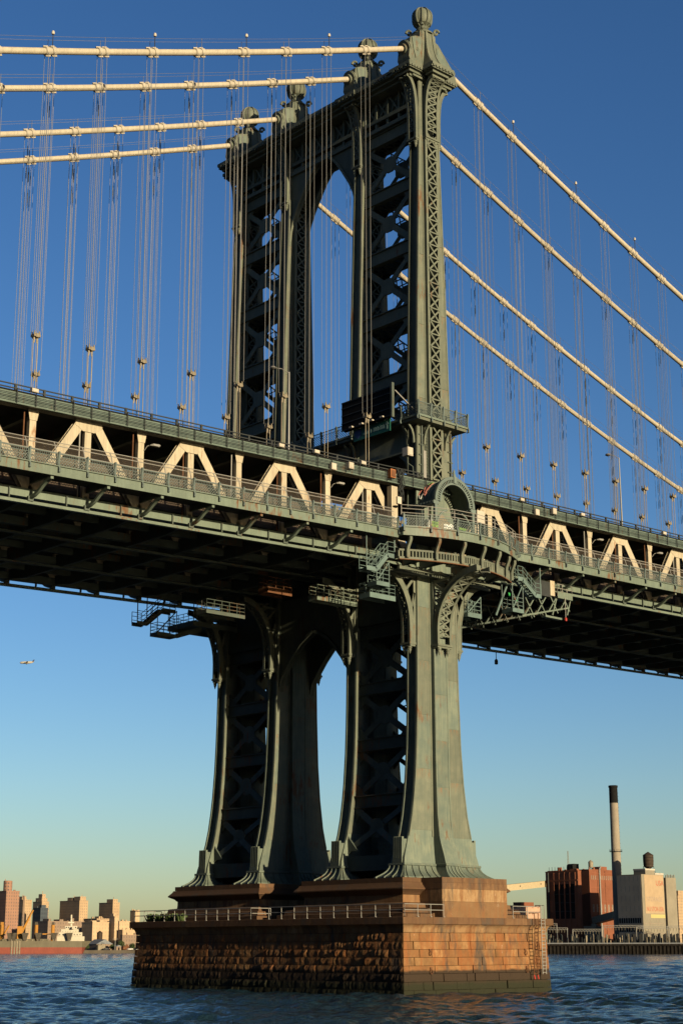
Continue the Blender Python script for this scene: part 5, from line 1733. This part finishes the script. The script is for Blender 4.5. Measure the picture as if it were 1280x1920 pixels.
block('slab_block', 'narrow pale slab block right of the peach warehouse', 'building', 568.9, 872.1, 3.2, 6.5, 2, 24.6, PEACH, [('box', .1, .3, .7, 1, 2.4)])
block('warehouse', 'pale flat building between the narrow slab and the pier', 'building', 585.9, 890.7, 9.5, 14.7, 2, 21.7, PEACH)
block('warehouse', 'low cream building beside the narrow slab, left of the pier', 'building', 570.9, 864.7, 12.5, 5.2, 2, 15.4, PEACH)
block('shed', 'low brown brick shed beside the pier on the far left shore', 'building', 559.4, 848.3, 13.2, 2.5, 2, 11.8, BROWNF)
block('warehouse', 'tan building behind the peach warehouse on the left shore', 'building', 589.7, 924.6, 14.1, 17.4, 2, 24.0, TANB, [('box', .2, .1, .4, .4, 2.0)])
t = thing('chimney', 'slim brick chimney between the tan towers at the far left', 'chimney', (552, 962, 2))
MB().lathe([(1.3, 0), (.8, 38), (.95, 38.3), (.95, 39)], (552.5, 966, 2), 10).build('shaft', BROWNF, t)
# gabled sheds and quay clutter
def gable(name, label, x, y, wx, wy, z, h, rh, m, rm):
    t = thing(name, label, 'building', (x, y, z))
    MB().box(x, x + wx, y, y + wy, z, z + h).build('wall', m, t)
    MB().loft([[(x - .3, y - .3, z + h), (x + wx + .3, y - .3, z + h), (x + wx / 2, y - .3, z + h + rh)], [(x - .3, y + wy + .3, z + h), (x + wx + .3, y + wy + .3, z + h), (x + wx / 2, y + wy + .3, z + h + rh)]]).build('roof', rm, t)
    MB().box(x + wx * .35, x + wx * .65, y - .1, y, z, z + h * .7).build('door', BLACK, t)
GREYR = mat('grey_roof', (0.16, 0.17, 0.18), .7, var=.1)
gable('shed', 'grey gabled quay shed just right of the ship bow', 541, 852, 13, 12, 2.1, 4.0, 3.2, BROWNF, GREYR)
gable('shed', 'small pale roofed shed at the water beside the pier', 562, 828, 9, 7, 2.1, 3.4, 1.8, BLACK, mat('pale_roof', (0.33, 0.35, 0.30), .7, var=.1))
t = thing('water_tank', 'dark round roof tank in front of the peach warehouse', 'water tank', (552, 866, 8))
MB().lathe([(1.9, 0), (1.95, 4.2), (2.1, 4.3), (.1, 5.8)], (550, 862, 9.3), 14).build('tank', WOOD, t)
for dx, dy in ((-1, -1), (1, -1), (1, 1), (-1, 1)):
    MB().tube([(550 + dx, 862 + dy, 2.1), (550 + dx, 862 + dy, 9.3)], .2, 5).build('leg', WOOD, t)
CARW = mat('car_white', (0.6, 0.58, 0.52), .4, var=.05)
CARB = mat('car_dark', (0.06, 0.06, 0.065), .4, var=.05)
def car(label, x, y, z, m):
    t = thing('parked_car', label, 'car', (x, y, z), 'cars parked on the far left quay')
    MB().loft([[(x + a, y - .85, z + .35), (x + a, y + .85, z + .35), (x + a, y + .85, z + b_), (x + a, y - .85, z + b_)] for a, b_ in ((0, .8), (.1, .95), (1.2, 1.0), (3.4, 1.02), (4.3, .95), (4.4, .8))]).build('body', m, t)
    MB().loft([[(x + a, y - .75, z + .98), (x + a, y + .75, z + .98), (x + b_, y + .65, z + 1.5), (x + b_, y - .65, z + 1.5)] for a, b_ in ((1.0, 1.5), (3.7, 3.2))]).build('cabin', CARB, t)
    for a in (.9, 3.5):
        for s in (-1, 1):
            MB().tube([(x + a, y + s * .9, z + .34), (x + a, y + s * .7, z + .34)], .34, 10).build('wheel', BLACK, t)
car('white car parked on the quay nearest the pier', 556, 827.6, 2.1, CARW)
car('white car parked on the quay left of the small pale shed', 551.5, 831, 2.1, CARW)
car('dark car parked at the quay right of the ship bow', 538, 840, 2.1, CARB)
t = thing('quay_lamp', 'forked pale lamp post on the quay beside the ship bow', 'lamp', (545, 836, 2))
MB().tube([(545, 836, 2), (545, 836, 9.5)], .18, 6).build('post', GALV, t)
MB().tube([(543.6, 837, 9.3), (545, 836, 9.5), (546.4, 835, 9.3)], .14, 6).build('arm', GALV, t)
# trees along the quay
def tree(x, y, z, h, r_, seed, label):
    t = thing('tree', label, 'tree', (x, y, z), 'trees on the far left quay')
    MB().tube([(x, y, z), (x, y, z + h * .5)], [.3, .18], 6).build('trunk', WOOD, t)
    rn = random.Random(seed)
    mb = MB()
    for k in range(420):
        u = Vector((rn.gauss(0, 1), rn.gauss(0, 1), rn.gauss(0, 1))).normalized() * (rn.random() ** .4)
        c = Vector((x + u.x * r_, y + u.y * r_, z + h * .62 + u.z * h * .38 + .4 * math.sin(k)))
        a_ = Vector((rn.uniform(-1, 1), rn.uniform(-1, 1), rn.uniform(-1, 1))).normalized() * .38
        b_ = a_.orthogonal().normalized() * .3
        mb.add([c - a_, c - b_, c + a_, c + b_], [(0, 1, 2, 3)])
    mb.build('crown', LEAF, t)
tree(557, 846, 2, 6.5, 2.6, 1, 'round green tree in front of the narrow pale slab')
tree(560.5, 838, 2, 4.5, 2.0, 2, 'low tree between the parked cars and the brown shed')
tree(533, 853, 2, 4.2, 2.4, 3, 'low dark tree just behind the ship bow')
tree(566, 835, 2, 5.2, 2.2, 4, 'tree partly hidden behind the left end of the pier')
tree(549.5, 846, 2, 3.6, 1.8, 5, 'small tree beside the forked quay lamp')
gable('shed', 'tiny dark hut on the quay between the lamp and the parked white cars', 547.5, 838, 4, 3, 2.1, 2.4, 1.0, BROWNF, GREYR)
block('container', 'low stack of pale containers on the quay right of the ship bow', 'container', 536, 843, 6, 2.5, 2.1, 5.0, SOCK)
block('container', 'long brown container on the quay in front of the low brown shed', 'container', 553, 838, 5, 2.2, 2.1, 4.2, RUSTY)

# cargo ship, lying along the quay
ship = thing('cargo_ship', 'cargo ship with red and grey hull and white bridge moored at the far left shore', 'ship', (500, 840, 0))
ax = Vector((520.0 - 452.3, 826.8 - 869.2, 0)).normalized()
ay = Vector((-ax.y, ax.x, 0))
O = Vector((452.3, 869.2, 0)) - ax * 40
def S(u, v, z):
    p = O + ax * u + ay * v
    return (p.x, p.y, z)
LN = 119.5
def hull(z0, z1, m, name, b0, b1):
    rings = []
    for z, bow in ((z0, b0), (z1, b1)):
        pts = [(0, 0), (LN - 14, 0), (LN - 6, 1.8), (LN + bow, 8), (LN - 6, 14.2), (LN - 14, 16), (0, 16)]
        rings.append([S(u, v, z) for u, v in pts])
    MB().loft(rings).build(name, m, ship)
hull(-1, 4.0, HULLR, 'lower_hull', -5.5, -3.2)
hull(4.02, 8.0, HULLG, 'upper_hull', -3.1, 0.4)
for u in (67.5, 69.3, 71.0, 72.6):
    MB().hexa([S(u, -.4, 0), S(u + 1.0, -.4, 0), S(u + 1.0, .2, 0), S(u, .2, 0), S(u, -.4, 8.2), S(u + 1.0, -.4, 8.2), S(u + 1.0, .2, 8.2), S(u, .2, 8.2)]).build('fender_pile', SOCK, ship)
def sbox(u0, u1, v0, v1, z0, z1, m, name):
    return MB().hexa([S(u0, v0, z0), S(u1, v0, z0), S(u1, v1, z0), S(u0, v1, z0), S(u0, v0, z1), S(u1, v0, z1), S(u1, v1, z1), S(u0, v1, z1)]).build(name, m, ship)
sbox(97, 115, 3, 13, 8.0, 11.0, WALLW, 'deckhouse')
sbox(98, 113.5, 3.5, 12.5, 11.05, 13.6, WALLW, 'deckhouse')
sbox(99.5, 111, 3.2, 12.8, 13.65, 15.6, WALLW, 'deckhouse')
sbox(102, 110, 3, 13, 15.65, 17.6, WALLW, 'bridge_house')
sbox(106.5, 108, 0, 16, 15.7, 16.9, WALLW, 'bridge_wing')
for k in range(5):
    sbox(102.5 + k * 1.5, 103.4 + k * 1.5, 2.92, 3.0, 16.3, 17.1, CARB, 'bridge_window')
for k in range(8):
    sbox(98.5 + k * 1.9, 99.1 + k * 1.9, 3.42, 3.5, 11.8, 12.6, CARB, 'porthole')
for z in (11.0, 13.6, 15.6):
    for k in range(9):
        MB().tube([S(97.5 + k * 1.7, 2.7, z), S(97.5 + k * 1.7, 2.7, z + 1.0)], .07, 4).build('rail_post', WALLW, ship)
MB().tube([S(106, 8, 17.6), S(106, 8, 25)], [.9, .5], 8).build('mast', WALLW, ship)
MB().tube([S(106, 4.5, 22.5), S(106, 11.5, 22.5)], .4, 6).build('mast_yard', WALLW, ship)
sbox(104, 108, 6.5, 9.5, 19.5, 20.3, WALLW, 'mast_platform')
for u in (56, 64.5, 73, 80.5, 89):
    sbox(u - 3.0, u + 3.0, 2, 14, 8, 9.4, HULLG, 'hatch')
for u in (61.0, 83.3, 94.2):
    MB().tube([S(u, 8, 8), S(u, 8, 18.5)], 1.2, 10).build('crane_post', YELL, ship)
    sbox(u - 1.0, u + 1.0, 6.8, 9.2, 18.4, 20.2, HOPP if u > 62 else YELL, 'crane_cab')
MB().beam(S(73.2, 6, 13), S(80.7, 6, 28.0), .9, .9).build('crane_jib', YELL, ship)
MB().beam(S(74.2, 7.5, 13), S(80.4, 7.5, 27.0), .5, .5).build('crane_jib', YELL, ship)
sbox(71.0, 74.5, 5, 9, 9.4, 17.5, YELL, 'crane_house')
MB().beam(S(61.5, 6, 10), S(65.5, 6, 18), .7, .7).build('crane_jib', YELL, ship)
MB().beam(S(87.5, 6, 12.5), S(94, 6, 12.5), .7, .7).build('crane_jib', YELL, ship)
for u in (66.5, 68.8, 76.3, 84.8, 95.0, 105.0):
    MB().loft([[S(u - 2.2, -.2, 13.2), S(u + 2.2, -.2, 13.2), S(u + 2.2, 3.0, 13.2), S(u - 2.2, 3.0, 13.2)], [S(u - .9, .4, 8.1), S(u + .9, .4, 8.1), S(u + .9, 2.2, 8.1), S(u - .9, 2.2, 8.1)]]).build('grab_hopper', HOPP, ship)
for k in range(28):
    MB().tube([S(20 + k * 3.4, .3, 8), S(20 + k * 3.4, .3, 9.1)], .07, 4).build('rail_post', WALLW, ship)

# ---- power plant and storage building on the right shore
t = block('power_plant', 'dark red brick power plant block with roof tanks behind the quay', 'building', 658.9, 527.0, 3.0, 25.0, 5.2, 47.2, REDW, [('box', .1, .05, .9, .25, 1.5), ('cyl', .5, .6, 1.4, 2.4)])
for k in range(9):
    MB().tube([(659.3, 531 + k * 2.3, 47.5), (659.3, 531 + k * 2.3, 50.2)], .12, 4).build('roof_vent', BLACK, t)
for k in range(4):
    MB().box(658.80, 658.9, 530 + k * 4.1, 532.9 + k * 4.1, 20, 40).build('shutter', BLACK, t)
    for j in range(3):
        MB().box(658.7, 658.8, 530 + k * 4.1, 532.9 + k * 4.1, 24 + j * 5, 24.4 + j * 5).build('shutter_rail', PIPE, t)
for k in range(5):
    MB().box(658.6, 658.9, 528.9 + k * 4.1, 529.7 + k * 4.1, 5.2, 46.8).build('pilaster', REDW, t)
MB().tube([(658.2, 549.5, 5.2), (658.2, 549.5, 47)], .45, 8).build('duct', PIPE, t)
MB().box(658.55, 658.9, 527.2, 552, 41.8, 42.6).build('brick_band', REDW, t)
MB().box(658.84, 658.9, 547.4, 549.8, 24, 30.5).build('window', mat('sunlit_brick_patch', (0.30, 0.10, 0.05), .8), t)  # brighter red patch painted as sunlit wall showing through a gap
t = block('power_plant', 'sunlit red brick plant hall just left of the tall chimney', 'building', 674.6, 531.4, 28.3, 32.3, 5.2, 48.5, REDW, [('box', .55, .1, .75, .3, 2.6)])
for k in range(12):
    MB().box(676.5 + k * 1.75, 677.3 + k * 1.75, 531.28, 531.4, 43.0, 45.4).build('window', BROWNF, t)
for z in (14, 22, 30, 38, 46.5):
    MB().box(674.7, 702.8, 531.22, 531.4, z, z + .5).build('brick_band', REDW, t)
for k in range(6):
    MB().box(677 + k * 3.6, 678.6 + k * 3.6, 531.3, 531.4, 24, 28.5).build('louvre', BROWNF, t)
MB().tube([(684, 530.8, 6), (684, 530.8, 49), (686, 531.5, 51)], .5, 8).build('duct', GALV, t)
MB().beam((676, 529, 19), (667.5, 505.5, 22), 4.0, 4.5, (0, 0, 1)).build('flue_duct', SOCK, t)
for k in range(3):
    MB().box(674.6 + 7.5 * k, 675.4 + 7.5 * k, 531.15, 531.4, 5.2, 48.4).build('pilaster', REDW, t)
t = thing('roof_tank', 'small round grey tank on the red plant roof', 'water tank', (679.5, 533.5, 48.8))
MB().lathe([(1.45, 0), (1.5, 3.2), (1.6, 3.3), (.15, 4.5)], (680.5, 534.5, 50.2), 14).build('tank', SOCK, t)
for dx, dy in ((-1, -1), (1, -1), (1, 1), (-1, 1)):
    MB().tube([(680.5 + dx, 534.5 + dy, 48.9), (680.5 + dx, 534.5 + dy, 50.3)], .12, 4).build('leg', PIPE, t)
t = thing('roof_duct', 'dark curved roof vent on the dark plant block', 'vent', (672, 533, 48.5))
MB().loft([[(676, y, 49.0), (676, y, 52.0), (677.5, y, 52.8), (681.5, y - .3, 52.8), (682, y, 49.0)] for y in (545.0, 549.5)]).build('hood', BLACK, t)
t = thing('jib_mast', 'thin lattice mast rising behind the red plant roof', 'mast', (690, 560, 48))
for dx in (-.5, .5):
    MB().tube([(690 + dx * 2, 560, 46), (690 + dx * .4, 560, 61.5)], .12, 4).build('mast_leg', SOCK, t)
for k in range(8):
    f0 = k / 8
    w = 1.0 - .8 * f0
    MB().tube([(690 - w, 560, 47 + k * 1.8), (690 + w, 560, 48.2 + k * 1.8)], .08, 4).build('mast_lacing', SOCK, t)
# sloping conveyor gallery
t = thing('conveyor_gallery', 'sloping cream conveyor gallery running up into the red plant', 'conveyor', (632.0, 553.5, 36))
mbp = Vector((606.0, 553.5, 35.8)), Vector((659.5, 553.5, 40.6))
MB().beam(mbp[0], mbp[1], 3.6, 3.4, (0, 0, 1)).build('gallery', TANP, t)
for f_ in (.2, .55, .9):
    c = mbp[0].lerp(mbp[1], f_)
    MB().box(c.x - .35, c.x + .35, c.y - 1.78, c.y - 1.68, c.z - .1, c.z + .7).build('window', BLACK, t)
for f_ in (.05, .3):
    c = mbp[0].lerp(mbp[1], f_)
    MB().beam((c.x, c.y, 5.0), (c.x, c.y, c.z - 1.8), .5, .5).build('trestle_leg', PIPE, t)
# chimney
t = thing('chimney', 'tall pale power plant chimney with a black top and a ring platform', 'chimney', (662.5, 506.6, 5))
CX_, CY_ = 665.9, 503.5
def cr(z): return 3.05 - (z - 5) / 91 * .65
MB().lathe([(cr(5), 5), (cr(30), 30), (cr(58), 58), (cr(86), 86)], (CX_, CY_, 0), 28).build('shaft', CHIMN, t)
MB().lathe([(cr(86) + .05, 86), (cr(95) + .05, 95), (cr(95) + .35, 95.1), (cr(95) + .35, 96.2), (cr(95), 96.3)], (CX_, CY_, 0), 28).build('black_top', BLACK, t)
MB().lathe([(cr(58), 57.6), (cr(58) + 1.1, 57.7), (cr(58) + 1.1, 57.95), (cr(58), 58)], (CX_, CY_, 0), 24).build('ring_platform', PIPE, t)
for k in range(16):
    th = k * math.pi / 8
    MB().tube([(CX_ + 4.3 * .84 * math.cos(th), CY_ + 4.3 * .84 * math.sin(th), 57.9), (CX_ + 4.3 * .84 * math.cos(th), CY_ + 4.3 * .84 * math.sin(th), 59.2)], .07, 4).build('ring_post', PIPE, t)
MB().tube([(CX_ + cr(10) + .3, CY_ - .8, 8), (CX_ + cr(90) + .3, CY_ - .8, 95)], .2, 5).build('ladder', PIPE, t)
for k in range(40):
    z = 10 + k * 2.1
    MB().box(CX_ + cr(z), CX_ + cr(z) + .7, CY_ - 1.2, CY_ - .4, z, z + .18).build('ladder_hoop', PIPE, t)
# storage building
t = thing('storage_building', 'concrete storage building with faded painted lettering right of the tall chimney', 'building', (650.1, 473.8, 5))
MB().box(650.1, 670.7, 473.8, 491.4, 4, 43.6).build('wall', CONC, t)
MB().box(650.04, 650.1, 474.4, 491.2, 6, 43.0).build('side_wall', CONCD, t)
MB().box(653.9, 662.4, 473.7, 482, 43.6, 45.9).build('roof_head', CONC, t)
MB().box(653.7, 662.6, 473.5, 482.2, 45.9, 46.8).build('roof_coping', WHITEB, t)
MB().box(662.6, 670.6, 473.6, 482, 43.6, 44.6).build('roof_coping', WHITEB, t)
MB().box(671.5, 681.0, 472.9, 490, 4, 42.2).build('wall', CONC, t)
MB().box(670.72, 671.48, 474.5, 488, 4, 42).build('dark_joint', BLACK, t)
for k in range(6):
    MB().box(672.0 + k * 1.55, 672.5 + k * 1.55, 473.1, 473.5, 42.2, 43.6 + .4 * (k % 2)).build('roof_stub', CONC, t)
PANELM = mat('faded_sign_paint', (0.36, 0.265, 0.165), .85, var=.08, scale=.3)
YSTR = mat('yellow_stripe_paint', (0.46, 0.38, 0.16), .85, var=.05)
FADER = mat('faded_red_letter', (0.36, 0.09, 0.05), .85, var=.3, scale=1.5)
FADEG = mat('faded_grey_letter', (0.28, 0.22, 0.17), .85, var=.25, scale=1.5)
MB().box(652.6, 670.2, 473.72, 473.8, 22.0, 43.4).build('painted_panel', PANELM, t)
MB().box(657.2, 670.4, 473.72, 473.8, 19.6, 21.6).build('painted_stripe', YSTR, t)
for z in (11, 16.5):
    MB().box(650.3, 670.6, 473.74, 473.8, z, z + .18).build('joint', FADEG, t)
for x in (656, 664):
    MB().box(x, x + .18, 473.74, 473.8, 4.5, 19).build('joint', FADEG, t)
write('USA', 4.0, FADER, t, (666.6, 473.68, 38.8), (R(90), 0, 0), 1)
write('STORAGE', 3.7, FADEG, t, (661.3, 473.68, 29.8), (R(90), 0, 0), 0.88)
write('NU STOR-USA', 3.6, FADER, t, (661.4, 473.68, 24.4), (R(90), 0, 0), 0.68)
for k in range(10):
    for zz in (12.0, 16.8):
        MB().box(649.98, 650.04, 475.2 + k * 1.6, 476.2 + k * 1.6, zz, zz + 2.8).build('window', BLACK, t)
t = thing('water_tank', 'dark wooden water tank on legs on top of the storage building', 'water tank', (660, 481, 43.6))
WX, WY = 663.2, 478.3
MB().lathe([(1.0, -.9), (2.75, .2), (3.0, 3), (3.0, 6.6), (3.15, 6.7), (.2, 8.6)], (WX, WY, 48.0), 18).build('tank', WOOD, t)
for k in range(3):
    MB().lathe([(2.9, 0), (3.06, .02), (3.06, .2), (2.9, .22)], (WX, WY, 49.5 + k * 1.8), 18).build('hoop', BLACK, t)
for dx, dy in ((-2.4, -2.4), (2.4, -2.4), (2.4, 2.4), (-2.4, 2.4)):
    MB().tube([(WX + dx * 1.2, WY + dy * 1.2, 43.6), (WX + dx * .8, WY + dy * .8, 48.6)], .16, 5).build('leg', PIPE, t)
block('brick_building', 'low pale brick building seen just right of the pier pedestal', 'building', 690, 610, 30, 14, 5.2, 29.0, facade('pale_brick_facade', (0.42, 0.26, 0.17), (0.30, 0.16, 0.10), 5.5, 4.5), [('box', .45, .1, .85, .6, 2.8)], REDW)
block('apartment_tower', 'dark and tan apartment building at the right edge of the picture', 'building', 855.3, 600.1, 20, 10, 5, 38, TANB, [('box', .1, .1, .5, .5, 4)])
block('plant_annex', 'small grey concrete annex at the foot of the tall chimney', 'building', 655.5, 513, 6, 8, 5.2, 15.0, CONC)
# quay wall of timber piles with a low wall on top, then the substation
QA, QB = Vector((560, 552, 0)), Vector((655, 432, 0))
dq = (QB - QA).normalized()
nq = Vector((-dq.y, dq.x, 0))
if nq.x > 0:
    nq = -nq
qw = thing('quay_wall', 'dark timber quay wall along the right shore', 'quay wall', QA)
for k in range(0, 75):
    c = QA + dq * (k * 2.05) + nq * .3
    MB().tube([(c.x, c.y, -1), (c.x, c.y, 4.3 + .25 * random.random())], .42, 6).build('pile', QUAYM, qw)
c0, c1 = QA + nq * .06, QB + nq * .06
MB().beam((c0.x, c0.y, 1.95), (c1.x, c1.y, 1.95), 6.4, .1, (0, 0, 1)).build('bulkhead', QUAYM, qw)
c0, c1 = QA + nq * .75, QB + nq * .75
MB().beam((c0.x, c0.y, 4.9), (c1.x, c1.y, 4.9), .9, .7, (0, 0, 1)).build('wale', QUAYM, qw)
MB().beam((c0.x, c0.y, 5.75), (c1.x, c1.y, 5.75), .6, .35, (0, 0, 1)).build('coping', GREYR, qw)
# substation: gantries and bus posts
def gantry(i, c, w, h, label):
    t = thing('substation_gantry', label, 'gantry', c, 'substation gantries on the right quay')
    for e in (-w / 2, w / 2):
        p = c + dq * e
        for o in (-.35, .35):
            MB().tube([(p.x + o, p.y, 5.2), (p.x + o * .4, p.y, 5.2 + h)], .13, 4).build('leg', GALV, t)
    a_, b_ = c + dq * (-w / 2), c + dq * (w / 2)
    for zz in (0, -1.0):
        MB().tube([(a_.x, a_.y, 5.2 + h + zz), (b_.x, b_.y, 5.2 + h + zz)], .13, 4).build('beam', GALV, t)
    n = int(w / 1.6)
    for k in range(n):
        p, q = a_.lerp(b_, k / n), a_.lerp(b_, (k + 1) / n)
        MB().tube([(p.x, p.y, 5.2 + h), (q.x, q.y, 4.2 + h)], .08, 4).build('lacing', GALV, t)
        MB().tube([(p.x, p.y, 4.2 + h), (p.x, p.y, 2.6 + h)], .12, 4).build('insulator', SOCK, t)
rg = random.Random(11)
gl_ = ['tallest gantry frame of the substation in front of the red plant', 'second gantry frame in front of the red plant, left of the chimney', 'low gantry frame directly below the chimney', 'gantry frame below the dark side of the storage building', 'gantry frame below the lettered storage wall', 'gantry frame at the right edge of the quay', 'small gantry frame beside the pier at the left end of the quay']
for i, (s_, off, w, h) in enumerate([(58, 22, 22, 11.5), (66, 16, 18, 9), (86, 14, 16, 8.2), (106, 16, 22, 10.2), (122, 12, 18, 9.4), (140, 14, 20, 9.8), (44, 20, 14, 9)]):
    c = QA + dq * s_ - nq * off
    gantry(i, c, w, h, gl_[i])
mb = MB()
mb2 = MB()
for k in range(300):
    c = QA + dq * rg.uniform(34, 156) - nq * rg.uniform(3, 14)
    h = rg.uniform(1.2, 5.8)
    w = rg.uniform(.10, .34)
    (mb if k % 3 else mb2).box(c.x - w, c.x + w, c.y - w, c.y + w, 5.0, 5.2 + h)
    if k % 4 == 0:
        mb.box(c.x - w - .6, c.x + w + .6, c.y - .15, c.y + .15, 5.1 + h, 5.35 + h)
o = mb.build('substation_equipment', PIPE, kind='stuff')
tag(o, 'dense dark field of substation posts and switchgear behind the quay wall', 'switchgear')
o = mb2.build('substation_insulators', SOCK, kind='stuff')
tag(o, 'pale insulator posts scattered through the substation', 'insulators')
FENCEB = mat('louvre_dark', (0.02, 0.02, 0.02), .8, var=.2)
for k in range(12):
    c = QA + dq * (112 + k * 3.3) - nq * 4
    t = thing('louvre_screen', f'dark upright screen, {["leftmost", "second", "third", "fourth", "fifth", "sixth", "seventh", "eighth", "ninth", "tenth", "eleventh", "rightmost"][k]} in the row below the storage building', 'screen', (c.x, c.y, 5.2), 'row of dark screens below the storage building')
    MB().beam((c.x - dq.x, c.y - dq.y, 7.9), (c.x + dq.x * .4, c.y + dq.y * .4, 7.9), 5.6, .3, (0, 0, 1)).build('panel', FENCEB, t)
    MB().tube([(c.x, c.y, 5.2), (c.x, c.y, 11.2)], .16, 5).build('post', FENCEB, t)

# ---- airliner far away in the sky
pl = thing('airplane', 'small white airliner flying in the sky left of the tower', 'airplane', (1246.0, 2112.0, 439.0))
pr_ = Vector((0.738, -0.674, 0))
pf = -pr_
pf = (pf + Vector((.10, .10, 0))).normalized()
ps = Vector((-pf.y, pf.x, 0))
PO = Vector((1246.0, 2112.0, 439.0))
def Pp(u, v, w):
    p = PO + pf * u * .62 + ps * v * .62
    return (p.x, p.y, p.z + w * .62)
MB().tube([Pp(u, 0, w) for u, w in ((19, -.6), (18, -.4), (16, 0), (8, 0), (-6, 0), (-13, .6), (-18.5, 1.5))], [.2, 1.1, 1.75, 1.95, 1.95, 1.4, .3], 14).build('fuselage', WALLW, pl)
for s in (-1, 1):
    MB().loft([[Pp(4, s * 1.2, -.9), Pp(-3, s * 1.2, -.9), Pp(-3, s * 1.2, -.5), Pp(4, s * 1.2, -.5)], [Pp(-5, s * 16, .6), Pp(-7, s * 16, .6), Pp(-7, s * 16, .75), Pp(-5, s * 16, .75)]]).build('wing', WALLW, pl)
    MB().tube([Pp(5, s * 5.5, -2.0), Pp(4, s * 5.5, -2.0), Pp(1, s * 5.5, -2.0)], [.9, 1.05, .7], 10).build('engine', CARB, pl)
    MB().loft([[Pp(-14, s * .5, 1), Pp(-17.5, s * .5, 1), Pp(-17.5, s * .5, 1.2), Pp(-14, s * .5, 1.2)], [Pp(-17, s * 6, 1.6), Pp(-19, s * 6, 1.6), Pp(-19, s * 6, 1.75), Pp(-17, s * 6, 1.75)]]).build('tailplane', WALLW, pl)
MB().loft([[Pp(-11.5, -.2, 1.5), Pp(-17.8, -.2, 1.5), Pp(-17.8, .2, 1.5), Pp(-11.5, .2, 1.5)], [Pp(-17.2, -.12, 7.2), Pp(-19.8, -.12, 7.2), Pp(-19.8, .12, 7.2), Pp(-17.2, .12, 7.2)]]).build('tail_fin', mat('fin_blue', (0.06, 0.09, 0.2), .5), pl)

bpy.data.objects.remove(tmp)
